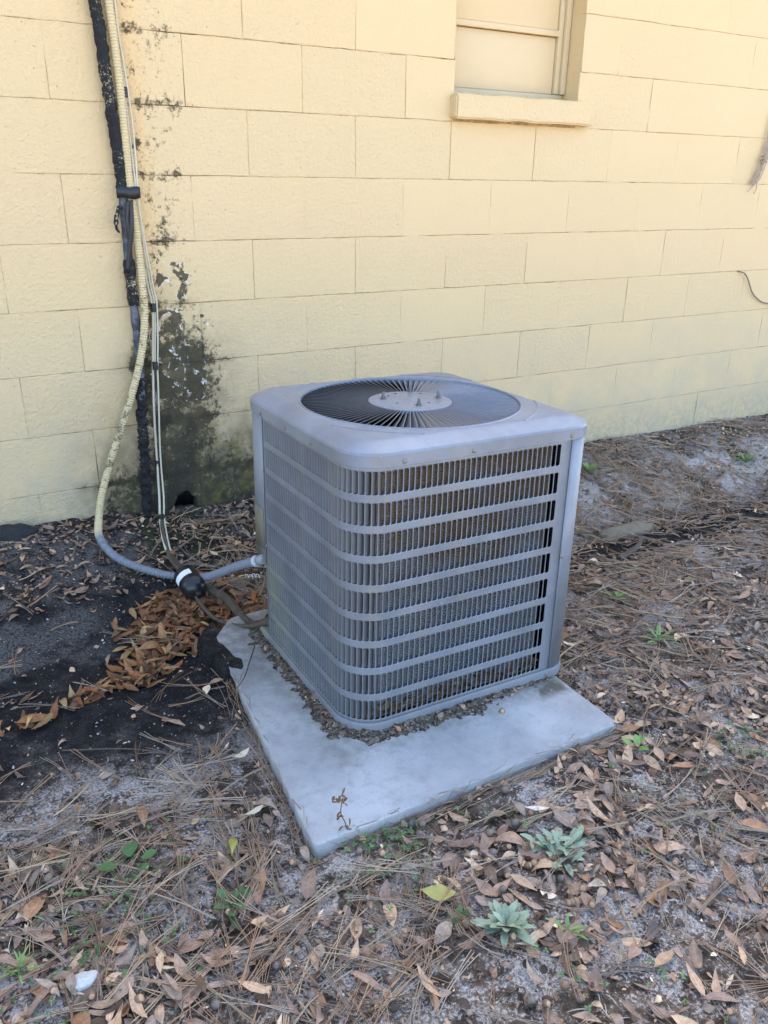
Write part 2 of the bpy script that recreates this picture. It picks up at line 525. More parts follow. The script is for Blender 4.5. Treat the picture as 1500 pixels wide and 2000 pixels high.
# jagged broken edge round the hole
inner = [(-.560, -.1), (-.556, .10), (-.563, .125), (-.548, .150), (-.540, .172), (-.522, .176), (-.512, .188), (-.497, .180), (-.486, .160), (-.470, .150), (-.466, .125), (-.472, .105), (-.463, .08), (-.466, -.1)]
outer = [(HX0, -.1), (HX0, .10), (HX0, .125), (HX0, .16), (HX0, .2), (-.54, HZ1-.022), (-.512, HZ1-.022), (-.49, HZ1-.022), (HX1, HZ1-.022), (HX1, .16), (HX1, .13), (HX1, .10), (HX1, .08), (HX1, -.1)]
V = [(a, .0015, b) for a, b in outer]+[(a, .0035+.003*random.random(), b) for a, b in inner]+[(a+random.gauss(0, .004), .045, b+random.gauss(0, .004)) for a, b in inner]
n = len(inner)
obj('broken_edge', mesh('jag', V, [(i, i+1, n+i+1, n+i) for i in range(n-1)]+[(n+i, n+i+1, 2*n+i+1, 2*n+i) for i in range(n-1)]), M_WALL, house)
# the rest of the building, out of the picture, that shades this side
M_PLAINW = plain('painted_wall', (.72, .60, .36), .8, .2, var=.05)
M_ROOF = plain('roof_shingle', (.09, .085, .08), .9, .2)
obj('side_wall', box(-9, XL-.41, .004, .2, -.3, ZTOP), M_PLAINW, house)
obj('side_wall', box(XR+.41, 5.6, .004, .2, -.3, ZTOP), M_PLAINW, house)
obj('side_wall', box(5.4, 5.6, .2, 8, -.3, ZTOP), M_PLAINW, house)
obj('side_wall', box(-9, 5.6, 8, 8.2, -.3, ZTOP), M_PLAINW, house)
obj('side_wall', box(-9, -8.8, .2, 8, -.3, ZTOP), M_PLAINW, house)
V = [(-9.3, -.3, ZTOP), (5.9, -.3, ZTOP), (5.9, 8.5, ZTOP), (-9.3, 8.5, ZTOP), (-5.5, 4.1, ZTOP+1.3), (2.2, 4.1, ZTOP+1.3)]
V = [(a, b, c+.002) for a, b, c in V]
obj('roof', mesh('roof', V, [(3, 2, 1, 0), (0, 1, 5, 4), (1, 2, 5), (2, 3, 4, 5), (3, 0, 4)]), M_ROOF, house)

# window: painted-over sash set back in the wall
def paint_mat(name, col, dirt=(.30, .31, .29), rough=.5):
    k = NM(name, rough, .35)
    c = k.mix(k.noise(4, 4, .6), col, tuple(q*.9 for q in col))
    d = k.mul(k.sst(k.z, WZ0+.16, WZ0-.01), k.sst(k.noise(11, 4, .6), .2, .7))
    c = k.mix(k.mul(d, .6), c, dirt)
    cr = k.sst(k.noise(60, 6, .8), .73, .76)
    c = k.mix(k.mul(cr, .5), c, (.16, .14, .11))
    return k.out(c, nor=k.bump(k.noise(50, 4, .6), .0008))
M_PANE = paint_mat('painted_pane', (.64, .49, .285), (.47, .40, .28))
M_SASH = paint_mat('painted_sash', (.60, .475, .28), (.42, .37, .26))
win = empty('window', (0, 0, 0)); win.parent = house
Y0 = .085
XA, XB = WX0+.0, WX1
obj('pane', box(XA+.02, XB-.055, Y0+.022, Y0+.03, WZ0+.028, 1.806, .001), M_PANE, win)
obj('pane', box(XA+.02, XB-.055, Y0+.016, Y0+.024, 1.832, ZTOP-.1, .001), M_PANE, win)
obj('rail', box(XA+.018, XB-.052, Y0+.004, Y0+.03, 1.808, 1.830, .003), M_PANE, win)
obj('frame', box(XA+.001, XB-.001, Y0+.012, Y0+.05, WZ0-.002, WZ0+.026, .002), M_SASH, win)
obj('frame', box(XB-.052, XB-.03, Y0+.008, Y0+.05, WZ0+.028, ZTOP, .002), M_SASH, win)
obj('frame', box(XB-.028, XB-.003, Y0-.004, Y0+.05, WZ0+.0275, ZTOP, .002), M_SASH, win)
obj('frame', box(XA+.002, XA+.019, Y0+.008, Y0+.05, WZ0+.028, ZTOP, .002), M_SASH, win)
# jambs
obj('jamb', box(WX1+.0005, WX1+.03, .0075, .2, WZ0-.005, ZTOP), M_WALL, win)
obj('jamb', box(WX0-.03, WX0-.0005, .0075, .2, WZ0-.005, ZTOP), M_WALL, win)
obj('back_panel', box(WX0-.03, WX1+.03, .21, .22, WZ0-.05, ZTOP), M_WALL, win)
# sill
bm = bmesh.new(); bm.from_mesh(box(.600, 1.276, -.046, .095, 1.484, 1.573))
bmesh.ops.subdivide_edges(bm, edges=[e for e in bm.edges if abs(e.verts[0].co.x-e.verts[1].co.x) > .3], cuts=14)
for v in bm.verts:
    v.co.z += random.gauss(0, .0012)+(.004*(-v.co.y/.034) * -1 if v.co.z > 1.55 and v.co.y < 0 else 0)
    v.co.y += random.gauss(0, .0008)
bmesh.ops.bevel(bm, geom=[e for e in bm.edges if e.calc_face_angle(0) > .8], offset=.006, segments=2, affect='EDGES')
me = bpy.data.meshes.new('sill'); bm.to_mesh(me); bm.free(); smooth_angle(me, 40)
obj('sill', me, M_WALL, win)

# ------------------------------------------------------------------ concrete pad
def pad_mat():
    k = NM('pad_concrete', .7, .35)
    n1 = k.noise(4.5, 5, .6); n2 = k.noise(35, 6, .7)
    c = k.mix(k.sst(n1, .3, .7), (.275, .275, .275), (.40, .395, .385))
    c = k.mix(k.mul(k.sst(n2, .45, .75), .45), c, (.18, .178, .172))
    c = k.mix(k.mul(k.sst(k.noise(420, 3, .7), .5, .75), .45), c, (.13, .125, .12))
    c = k.mix(k.mul(k.sst(k.noise(2.6, 3, .6), .56, .7), .35), c, (.19, .165, .13))
    # old scum line where water stands next to the unit
    dx = k.sub(k.m('ABSOLUTE', k.add(k.x, .217)), .333)
    dy = k.sub(k.m('ABSOLUTE', k.add(k.y, 1.1)), .333)
    d = k.mx(dx, dy)
    st = k.mul(k.inv(k.sst(k.add(d, k.mul(k.sub(n1, .5), .12)), .03, .11)), k.sst(n2, .25, .6))
    c = k.mix(k.mul(st, .45), c, (.13, .13, .10))
    # dark blotch at the right rear corner of the apron
    bl = k.mul(k.band(k.x, -.06, -.01, .045, .07), k.band(k.add(k.y, k.mul(k.x, .0)), -1.52, -1.485, -1.455, -1.42))
    c = k.mix(k.mul(k.mul(bl, k.sst(n2, .3, .5)), .85), c, (.06, .055, .035))
    lf = k.mul(k.inv(k.sst(k.add(k.y, k.mul(k.sub(n1, .5), .3)), -1.05, -.85)), 0.)
    back = k.mul(k.sst(k.add(k.y, k.mul(k.sub(n1, .5), .2)), -1.2, -.9), k.sst(n2, .3, .6))
    c = k.mix(k.mul(back, .5), c, (.11, .11, .105))
    sp = k.sst(k.noise(110, 3, .6), .68, .74)
    c = k.mix(k.mul(sp, .4), c, (.12, .12, .12))
    return k.out(c, nor=k.bump(k.add(k.mul(n2, .7), k.mul(k.noise(160, 3), .4)), .0016))
M_PAD = pad_mat()
bm = bmesh.new()
top = []
cc = []
n = len(PAD)
for i in range(n):                        # rounded corners
    p0 = Vector(PAD[i-1]); p1 = Vector(PAD[i]); p2 = Vector(PAD[(i+1) % n])
    d0 = (p0-p1).normalized(); d2 = (p2-p1).normalized(); rr = .016
    for t in np.linspace(0, 1, 5):
        q = p1+d0*rr*(1-t)**2+d2*rr*t**2
        cc.append(q)
# densify and roughen the arris
pts = []
for i in range(len(cc)):
    a, b = cc[i], cc[(i+1) % len(cc)]
    L = (b-a).length; k = max(1, int(L/.02))
    for j in range(k):
        q = a.lerp(b, j/k)
        if k > 1: q = q+Vector((random.gauss(0, .0009), random.gauss(0, .0009)))
        pts.append(q)
cen = sum(pts, Vector((0, 0)))/len(pts)
rings = []
for ins, dz in ((.0045, 0), (.002, -.0007), (.0005, -.0025), (0, -.006), (-.001, -.075)):
    rings.append([bm.verts.new((*(q+(cen-q).normalized()*ins), padz(q.x, q.y)+dz)) for q in pts])
bm.faces.new(rings[0])
for a, b in zip(rings, rings[1:]):
    for i in range(len(a)):
        j = (i+1) % len(a)
        bm.faces.new((a[i], b[i], b[j], a[j]))
me = bpy.data.meshes.new('pad'); bm.to_mesh(me); bm.free(); smooth_angle(me, 60)
pad = obj('concrete_pad', me, M_PAD)
tag(pad, 'blue-grey concrete slab under the air conditioner', 'pad')

# ------------------------------------------------------------------ air conditioner
def metal_paint(name, col, rough=.42, dirt=.5, spec=.5):
    k = NM(name, rough, spec)
    n1 = k.noise(7, 5, .65, vec=k.obj); n2 = k.noise(60, 5, .7, vec=k.obj)
    n3 = k.noise(500, 2, .5, vec=k.obj)
    c = k.mix(k.sst(n1, .25, .75), tuple(q*.76 for q in col), tuple(q*1.2 for q in col))
    c = k.mix(k.mul(n3, .25), c, tuple(q*1.35 for q in col))
    x = k.t.nodes.new('ShaderNodeSeparateXYZ'); k.l(k.obj, x.inputs[0])
    streak = k.noise(1, 4, .6, vec=k.scalev(k.obj, (26, 26, 1.6)))
    d = k.mul(k.mul(k.sst(streak, .5, .72), k.sst(n2, .3, .7)), dirt)
    c = k.mix(d, c, (.22, .20, .16))
    lowd = k.mul(k.mul(k.sst(x.outputs[2], .20, .02), k.sst(k.noise(14, 5, .7, vec=k.obj), .35, .7)), .5*dirt)
    c = k.mix(lowd, c, (.20, .18, .14))
    # greenish algae film on the left flank's rear edge and on the rear right column
    gl = k.mul(k.band(x.outputs[1], -.02, .12, .3, .4), k.mul(k.inv(k.sst(x.outputs[0], -.33, -.25)), k.inv(k.sst(x.outputs[2], .18, .34))))
    gr = k.mul(k.sst(x.outputs[0], .295, .335), k.band(x.outputs[2], .08, .2, .35, .5))
    gm = k.mul(k.mx(gl, k.mul(gr, .8)), k.sst(n1, .35, .6))
    c = k.mix(k.mul(gm, .5*min(1, dirt*2)), c, (.24, .25, .12))
    sp = k.sst(k.noise(150, 2, .5, vec=k.obj), .70, .74)
    c = k.mix(k.mul(sp, .35), c, (.45, .45, .45))
    rg = k.add(rough-.05, k.mul(n2, .22))
    return k.out(c, rg, k.bump(k.add(k.mul(n3, .5), k.mul(n2, .5)), .0004))
M_AC = metal_paint('grey_enamel', (.165, .178, .203), .36, .75)
M_CAP = metal_paint('cap_enamel', (.178, .196, .228), .30, .6)
M_LOUV = metal_paint('shaded_louver_enamel', (.105, .110, .120), .45, .3)  # same sheet as the panel, darkened in colour so the fins look shaded
M_BLADE = plain('grille_enamel', (.115, .125, .145), .30, .5, var=.2)
M_DARK = plain('dark_inside', (.02, .02, .02), .9, .1)
M_SCREW = plain('zinc_screw', (.20, .195, .185), .45, .5, .5)
M_BOLT = plain('weathered_bolt', (.16, .15, .14), .5, .5, .6)
def coil_mat():
    k = NM('coil_fins', .5, .5, 0)
    n = k.noise(9, 5, .65, vec=k.obj)
    w_ = k.noise(1, 2, .5, vec=k.scalev(k.obj, (420, 420, 12)))
    xz = k.t.nodes.new('ShaderNodeSeparateXYZ'); k.l(k.obj, xz.inputs[0])
    br = k.sst(k.add(n, k.mul(k.sst(xz.outputs[2], .15, .6), .34)), .55, .85)
    c = k.mix(br, (.30, .31, .325), (.25, .175, .12))
    c = k.mix(k.mul(k.sst(w_, .5, .75), .7), c, (.22, .19, .165))
    x = k.noise(40, 5, .7, vec=k.obj)
    c = k.mix(k.mul(k.sst(x, .60, .72), .7), c, (.55, .54, .52))
    return k.out(c, nor=k.bump(w_, .001))
M_COIL = coil_mat()

AC = empty('air_conditioner', (-.217, -1.10, .037), (-.021, .019, 0))
tag(AC, 'grey louvered air conditioner condenser with round fan grille on concrete pad', 'air conditioner')
HX, HY, RC = .3325, .330, .09
ZCAP = .664

def rrect(th, hx, hy, rc):
    """points of a rounded rectangle at polar angles th; rc one radius or [fr, br, bl, fl]"""
    c, s = np.cos(th), np.sin(th)
    lo = np.zeros_like(th); hi = np.full_like(th, 1.)
    rcs = np.full_like(th, rc) if np.isscalar(rc) else np.where(c > 0, np.where(s < 0, rc[0], rc[1]), np.where(s > 0, rc[2], rc[3]))
    for _ in range(40):
        t = (lo+hi)/2; x = np.abs(t*c); y = np.abs(t*s)
        qx = x-hx+rcs; qy = y-hy+rcs
        d = np.hypot(np.maximum(qx, 0), np.maximum(qy, 0))+np.minimum(np.maximum(qx, qy), 0)-rcs
        hi = np.where(d > 0, t, hi); lo = np.where(d > 0, lo, t)
    return np.stack([lo*c, lo*s], 1)
RCS = (.065, .09, .09, .09)
NTH = 192
# denser sampling round the corners
th = np.linspace(0, 2*np.pi, NTH, endpoint=False)
def loops_mesh(loops, closed_top=False, closed_bottom=False, ang=30):
    V = np.vstack(loops); n = len(loops[0]); Fc = []
    for i in range(len(loops)-1):
        for k in range(n):
            Fc.append((i*n+k, i*n+(k+1) % n, (i+1)*n+(k+1) % n, (i+1)*n+k))
    if closed_bottom: Fc.append(tuple(range(n))[::-1])
    if closed_top: Fc.append(tuple((len(loops)-1)*n+k for k in range(n)))
    return mesh('loops', V, Fc, ang)
def L(ins, z):
    rc = tuple(max(.02, q-ins) for q in RCS)
    p = rrect(th, HX-ins, HY-ins, rc)
    return np.c_[p, np.full(len(p), z)]
def CI(rr, z): return np.c_[rr*np.cos(th), rr*np.sin(th), np.full(len(th), z)]
RF, RH = .280, .108
# base pan
obj('base_pan', loops_mesh([L(.02, -.004), L(-.002, -.004), L(-.005, -.001), L(-.005, .022), L(-.003, .026), L(.012, .027), L(.012, .012)], False, True), M_AC, AC)
obj('base_floor', loops_mesh([L(.011, .010), L(.011, .0105)], True, True), M_DARK, AC)
# cap
cap = obj('cap', loops_mesh([L(.004, ZCAP), L(-.004, ZCAP), L(-.0045, ZCAP+.026), L(-.002, ZCAP+.031), L(.004, ZCAP+.0345), L(.032, ZCAP+.047), L(.040, ZCAP+.0495), L(.043, ZCAP+.050),
                        CI(RF+.0055, ZCAP+.0500), CI(RF+.0025, ZCAP+.0525), CI(RF, ZCAP+.0515), CI(RF-.001, ZCAP+.047), CI(RF-.001, ZCAP+.030)], ang=24), M_CAP, AC)
for q in range(4):                        # pressed arcs in the four corners of the cap
    a0 = math.pi/4+q*math.pi/2
    P = [(.323*math.cos(a0+t), .323*math.sin(a0+t), ZCAP+.0495) for t in np.linspace(-.34, .34, 24)]
    obj('pressed_arc', tube(P, .0022, 6), M_CAP, cap)
# fan grille blades
ZG = ZCAP+.0475
grille = obj('fan_grille', loops_mesh([CI(RF-.0015, ZG-.012), CI(RF-.0015, ZG-.016), CI(RF-.006, ZG-.016), CI(RF-.006, ZG-.012)]), M_BLADE, AC)
V = []
for rr, ln, dz in ((RH-.004, .0034, .0105), (RH+.03, .0042, .0115), (.2, .0065, .0125), (RF-.012, .0078, .0125), (RF-.0015, .0060, .004)):
    tk = .0010
    for (yy, zz) in ((ln+tk, 0), (ln-tk, .0), (-ln-tk, -dz), (-ln+tk, -dz)):
        V.append((rr, yy, zz))
Fc = []
for i in range(4):
    for k in range(4):
        Fc.append((i*4+k, i*4+(k+1) % 4, (i+1)*4+(k+1) % 4, (i+1)*4+k))
Fc += [(3, 2, 1, 0), (16, 17, 18, 19)]
bl_me = mesh('grille_blade', V, Fc)
smooth_angle(bl_me, 30)
bl_me.materials.append(M_BLADE)
for i in range(96):
    o = obj('grille_blade', bl_me, None, grille)
    o.location = (0, 0, ZG); o.rotation_euler = (0, 0, 2*math.pi*(i+.3)/96)
# motor plate with bolts
pl = obj('motor_plate', loops_mesh([CI(.02, ZG-.012), CI(RH-.002, ZG-.012), CI(RH, ZG-.008), CI(RH-.001, ZG+.001), CI(RH-.006, ZG+.0025), CI(RH-.026, ZG+.0045), CI(RH-.031, ZG+.0035), CI(RH-.035, ZG+.0035), CI(.004, ZG+.0042)], True, True), M_CAP, AC)
V, Fc = lathe([(.0085, 0), (.0085, .0018), (.0062, .002), (.006, .007), (.0042, .0075), (.004, .016), (.003, .018), (.001, .0185)], 8)
bolt_me = mesh('bolt', V, Fc, 35); bolt_me.materials.append(M_BOLT)
for (bx, by) in ((-.058, .037), (.048, .080), (.078, -.012), (-.012, -.062)):
    o = obj('bolt', bolt_me, None, pl); o.location = (bx, by, ZG+.0036)
hole_me = loops_mesh([np.c_[.003*np.cos(th[::16]), .003*np.sin(th[::16]), np.zeros(12)], np.c_[.003*np.cos(th[::16]), .003*np.sin(th[::16]), np.full(12, .0007)]], True, True)
hole_me.materials.append(M_DARK)
for (bx, by) in ((-.030, .060), (.025, -.05), (.062, .05), (-.05, -.02), (.0, .075)):
    o = obj('rivet', hole_me, None, pl); o.location = (bx, by, ZG+.0036)
# fan under the grille
fan = obj('fan_motor', mesh('motor', *lathe([(.075, .45), (.08, .46), (.08, .62), (.07, .655)], 24), 40), M_DARK, AC)
for q in range(3):
    V = []
    for t in np.linspace(-.5, .5, 6):
        for rr in (.07, .17, .262):
            a = t*(.7 if rr < .1 else 1.0)+q*2.094
            V.append((rr*math.cos(a), rr*math.sin(a), .585+t*.06))
    Fc = [(i*3+k, i*3+k+1, i*3+k+4, i*3+k+3) for i in range(5) for k in range(2)]
    b_ = obj('fan_blade', mesh('fb', V, Fc, 60), M_DARK, fan)
    sm = b_.modifiers.new('s', 'SOLIDIFY'); sm.thickness = .002
obj('fan_shroud', loops_mesh([CI(.276, .52), CI(.272, .66)]), M_DARK, AC)

# louvered sheet: path runs along the left flank, round the front left corner and along the front
LS0 = .43; LA = RC*math.pi/2; LF = .5045
def path(s, off=0.):
    """point, tangent angle on the louvered sheet at arc length s (numpy), off = outward"""
    s = np.asarray(s, float)
    x = np.empty(s.shape); y = np.empty(s.shape); nxn = np.empty(s.shape); nyn = np.empty(s.shape)
    a = s <= LS0; c = s >= LS0+LA; b = ~a & ~c
    y0 = -HY+RC
    x[a] = -HX; y[a] = y0+LS0-s[a]; nxn[a] = -1; nyn[a] = 0
    ph = (s[b]-LS0)/RC
    x[b] = -HX+RC-RC*np.cos(ph); y[b] = -HY+RC-RC*np.sin(ph); nxn[b] = -np.cos(ph); nyn[b] = -np.sin(ph)
    x[c] = -HX+RC+(s[c]-LS0-LA); y[c] = -HY; nxn[c] = 0; nyn[c] = -1
    return x+off*nxn, y+off*nyn, nxn, nyn
NS = 70; S0 = .015; S1 = 1.0409; PIT = (S1-S0)/NS
ROWS = [(.655-.071*i, .602-.071*i) for i in range(9)]
WEB = .0010; RAD = .0048
SV = []; SF = []; vid = {}
def sv(s, z):
    key = (round(s, 6), round(z, 6))
    if key not in vid: vid[key] = len(SV); SV.append(key)
    return vid[key]
sg = [0.]+[S0+PIT*i for i in range(NS+1)]+[LS0+LA+LF]
zlev = [.024]
for (zt, zb) in ROWS[::-1]: zlev += [zb-.002, zt+.002]
zlev.append(ZCAP+.004)
slot_rows = set(range(1, len(zlev)-1, 2))
for j in range(len(zlev)-1):
    for i in range(len(sg)-1):
        a, b, z0, z1 = sg[i], sg[i+1], zlev[j], zlev[j+1]
        if j not in slot_rows or i == 0 or i == len(sg)-2:
            SF.append((sv(a, z0), sv(b, z0), sv(b, z1), sv(a, z1))); continue
        ha, hb, h0, h1 = a+WEB, b-WEB, z0+.002, z1-.002
        BL, BR, TR, TL = sv(a, z0), sv(b, z0), sv(b, z1), sv(a, z1)
        hBL, hTL = sv(ha, h0), sv(ha, h1)
        arb = [sv(hb-RAD+RAD*math.sin(t), h0+RAD-RAD*math.cos(t)) for t in np.linspace(0, math.pi/2, 4)]
        art = [sv(hb-RAD+RAD*math.cos(t), h1-RAD+RAD*math.sin(t)) for t in np.linspace(0, math.pi/2, 4)]
        SF.append((BL, hBL, hTL, TL))
        SF.append((BL, BR, arb[0], hBL))
        for k in range(3): SF.append((BR, arb[k+1], arb[k]))
        SF.append((BR, TR, art[0], arb[3]))
        for k in range(3): SF.append((TR, art[k+1], art[k]))
        SF.append((TR, TL, hTL, art[3]))
S = np.array(SV)
px, py, _, _ = path(S[:, 0])
me = mesh('louvered_panel', np.c_[px, py, S[:, 1]], SF)
for q in me.polygons: q.use_smooth = True
lp = obj('louvered_panel', me, M_AC, AC)
sm = lp.modifiers.new('s', 'SOLIDIFY'); sm.thickness = .0011; sm.offset = -1
# one louver: hinged at its rear edge, bent inward
HS = ROWS[0][0]-ROWS[0][1]
def louver_verts():
    V = []; Fc = []
    prof = [(0, 0), (.0022, -.0022), (.0050, -.0066), (.0074, -.0110), (.0092, -.0146)]
    cut = [0, 0, 0, .0008, .0040]
    for (xx, yy), c_ in zip(prof, cut):
        V.append((xx, yy, c_)); V.append((xx, yy, HS-c_))
    for i in range(4): Fc.append((2*i, 2*i+2, 2*i+3, 2*i+1))
    n = len(V)
    V += [(a+.0007, b-.0003, c) for a, b, c in V]
    Fc += [tuple(n+q for q in fc[::-1]) for fc in Fc]
    Fc.append((8, 18, 19, 9))
    return np.array(V), Fc
LV, LFc = louver_verts()
lme = mesh('louver', LV, LFc); lme.materials.append(M_LOUV)
for q in lme.polygons: q.use_smooth = True
cells = []
for (zt, zb) in ROWS:
    for i in range(NS): cells.append((S0+PIT*i+WEB, zb))
cells = [(s, z) for s, z in cells]
order = sorted(range(len(cells)), key=lambda q: abs(cells[q][0]-(LS0+LA+.10)))   # largest in the picture: corner and front
first = set(order[:300])
rest_v = []; rest_f = []
for q, (s, z) in enumerate(cells):
    x_, y_, n1_, n2_ = [float(v[0]) for v in path(np.array([s+.004]))]
    x0_, y0_, _, _ = [float(v[0]) for v in path(np.array([s]), -.0004)]
    az = math.atan2(n1_, -n2_)            # outward normal as +y of the louver, path direction as +x
    tx, ty = -n2_, n1_
    Rm = Matrix(((tx, n1_, 0), (ty, n2_, 0), (0, 0, 1)))
    if q in first:
        o = obj('louver', lme, None, lp)
        o.matrix_local = Matrix.Translation((x0_, y0_, z)) @ Rm.to_4x4()
    else:
        k = len(rest_v)*len(LV)
        rest_v.append(LV@np.array(Rm).T+np.array([x0_, y0_, z]))
        rest_f += [tuple(k+v for v in fc) for fc in LFc]
rme = mesh('louvers', np.vstack(rest_v), rest_f)
for q in rme.polygons: q.use_smooth = True
o = obj('louvers', rme, M_LOUV, lp); o['kind'] = 'stuff'

# plain sheets round the other three sides
def sheet(pts, z0, z1, name, mat, zb2=None):
    V = []; Fc = []
    for i, (x, y) in enumerate(pts):
        V += [(x, y, z0), (x, y, z1)]
    for i in range(len(pts)-1): Fc.append((2*i, 2*i+2, 2*i+3, 2*i+1))
    me = mesh(name, V, Fc)
    for q in me.polygons: q.use_smooth = True
    o = obj(name, me, mat, AC)
    s_ = o.modifiers.new('s', 'SOLIDIFY'); s_.thickness = .0012; s_.offset = 0
    return o
def arc(cx, cy, rr, a0, a1, n=10): return [(cx+rr*math.cos(t), cy+rr*math.sin(t)) for t in np.linspace(rad(a0), rad(a1), n)]
xs = -HX+RC+LF
sheet([(xs-.004, -HY-.0012), (HX-.065, -HY-.0012)]+arc(HX-.065, -HY+.065, .0662, -88, 0)+[(HX+.0012, .05)], .024, ZCAP+.004, 'corner_panel', M_AC)
sheet([(HX, .05), (HX, HY-.09)]+arc(HX-.09, HY-.09, .09, 0, 90)+[(-.12, HY)], .024, ZCAP+.004, 'rear_panel', M_AC)
sheet([(-.12, HY+.0012), (-HX+.09, HY+.0012)]+arc(-HX+.09, HY-.09, .0912, 92, 180)+[(-HX-.0012, .186)], .245, ZCAP+.004, 'service_panel', M_AC)
sheet([(-HX, .192), (-HX+.07, .192), (-HX+.07, HY-.06), (-.12, HY-.06), (-.12, HY)], .024, .246, 'valve_recess', M_AC)
obj('service_panel_floor', mesh('f', [(-HX+.004, .19, .246), (-.12, .19, .246), (-.12, HY-.004, .246), (-HX+.09, HY-.004, .246), (-HX+.03, HY-.03, .246), (-HX+.004, HY-.09, .246)], [(0, 1, 2, 3, 4, 5)]), M_DARK, AC)
# faded rating label on the service panel
lab = plain('faded_label', (.16, .145, .105), .7, .3, var=.3)
o = sheet([(-HX-.003, .194)]+[(-HX-.003, .225)]+arc(-HX+.09, HY-.09, .0932, 180, 160, 4), .285, .405, 'rating_label', lab)
# screws
V, Fc = lathe([(.0055, 0), (.0055, .001), (.0042, .0022), (.0015, .0028)], 8)
sc_me = mesh('screw', V, Fc, 50); sc_me.materials.append(M_SCREW)
def screw(s, z, off=.0046, onx=None):
    if onx is None:
        x_, y_, n1_, n2_ = [float(v[0]) for v in path(np.array([s]), off)]
    else:
        x_, y_, n1_, n2_ = onx, -HY-off, 0, -1
    o = obj('screw', sc_me, None, AC)
    o.matrix_local = Matrix.Translation((x_, y_, z)) @ Vector((n1_, n2_, 0)).to_track_quat('Z', 'Y').to_matrix().to_4x4()
for s in (.008, .165, .315, .60, .78): screw(s, ZCAP+.009)
screw(0, ZCAP+.010, onx=.252)
screw(0, .355, .0018, onx=.262)
screw(.007, .300, .001); screw(.008, .52, .001)
screw(.60, .012, .0052); screw(.80, .012, .0052); screw(0, .012, .0052, onx=.25)
# coil behind the louvers with its horizontal tube rows
ss_ = np.linspace(.02, 1.0305, 90)
cx, cy, cn, cm = path(ss_, -.0190)
V = []; Fc = []; nz = 90
for i in range(nz):
    z = .028+i*.0071
    for off, dz in ((0, 0), (.0020, .0004), (.0020, .0034), (0, .0038)):
        V.append(np.c_[cx+cn*off, cy+cm*off, np.full(90, z+dz)])
V = np.vstack(V); nr = nz*4
idx = np.arange(nr*90).reshape(nr, 90)
F = np.stack([idx[:-1, :-1].ravel(), idx[:-1, 1:].ravel(), idx[1:, 1:].ravel(), idx[1:, :-1].ravel()], 1)
obj('coil', fast_mesh('coil', V, F, smooth=False), M_COIL, AC)
# dark backing inside
obj('inner_shell', loops_mesh([L(.06, .012), L(.06, ZCAP-.02)]), M_DARK, AC)
bx, by, bn, bm_ = path(np.array([.028, 1.0225]), -.03)

# crumbled dirt round the foot of the unit, lying on the pad
hx = np.arange(-.68, .10, .004); hy = np.arange(-1.60, -.80, .004)
DX, DY = np.meshgrid(hx, hy)
lx = DX+.217; ly = DY+1.10
qx = np.abs(lx)-HX+RC; qy = np.abs(ly)-HY+RC
dist = np.hypot(np.maximum(qx, 0), np.maximum(qy, 0))+np.minimum(np.maximum(qx, qy), 0)-RC
wd = .022+.028*(fbm(DX*9, DY*9, 3, 41))+.03*(fbm(DX*40, DY*40, 2, 42)-.5)-.030*ss(-.25, .05, DX)
hgt = .011*np.clip(1-dist/np.maximum(wd, .012), -1, 1)+.013*(fbm(DX*85, DY*85, 3, 43)-.5)
hgt = np.minimum(hgt, .013)+.001
hgt = np.where((dist < -.05) | (dist > .10), -.012, hgt)
DZ = padz(DX, DY)+hgt
nx, ny = len(hx), len(hy)
idx = np.arange(nx*ny).reshape(ny, nx)
F = np.stack([idx[:-1, :-1].ravel(), idx[:-1, 1:].ravel(), idx[1:, 1:].ravel(), idx[1:, :-1].ravel()], 1)
keep = np.max(hgt.ravel()[F], axis=1) > -.002
keep &= np.all(inpad(DX.ravel()[F], DY.ravel()[F], -.004), axis=1)
k = NM('crumbled_dirt', .95, .15)
n2 = k.noise(90, 5, .75); n1 = k.noise(20, 4, .6)
c = k.mix(k.sst(n2, .35, .7), (.020, .016, .012), (.23, .19, .145))
c = k.mix(k.mul(k.sst(n1, .55, .7), .4), c, (.05, .048, .03))
c = k.mix(k.sst(k.noise(230, 2), .64, .70), c, (.42, .40, .37))
M_CRUST = k.out(c, nor=k.bump(k.add(n2, k.noise(300, 3)), .004))
dirt = obj('dirt_crust', fast_mesh('dirt', np.stack([DX.ravel(), DY.ravel(), DZ.ravel()], 1), F[keep]), M_CRUST)
tag(dirt, 'crumbled dark dirt crust on the slab round the foot of the unit', 'dirt', kind='stuff')

# ------------------------------------------------------------------ pipes, conduit and cables
def painted(name, col, paint, amount, rough=.75):
    k = NM(name, rough, .3)
    n = k.noise(110, 6, .8); n2 = k.noise(8, 3)
    a = k.sst(k.add(k.mul(n, .8), k.mul(k.sub(n2, .5), .5)), .53-amount, .57-amount)
    fac = k.mul(a, k.sst(k.z, .25, .8))
    c = k.mix(fac, k.mix(k.noise(30), tuple(q*.7 for q in col), tuple(q*1.3 for q in col)), paint)
    return k.out(c, nor=k.bump(k.noise(140, 5, .7), .004))
M_FOAM = painted('black_foam', (.016, .016, .018), (.50, .43, .27), .05)
M_TAPE = plain('black_tape', (.022, .022, .024), .45, .4)
M_CABLE = plain('white_cable', (.55, .50, .38), .5, .4, var=.12)
M_COPPER = plain('dull_pipe', (.085, .066, .048), .7, .3, var=.5, scale=60)
M_SUCT = plain('weathered_insulation', (.085, .068, .048), .85, .2, var=.6, scale=45, bump=.002)
k = NM('conduit_skin', .55, .4)
n = k.noise(70, 5, .7)
c = k.mix(n, (.64, .51, .29), (.50, .41, .23))
fade = k.sst(k.add(k.y, k.mul(k.sub(k.noise(30), .5), .03)), -.215, -.17)
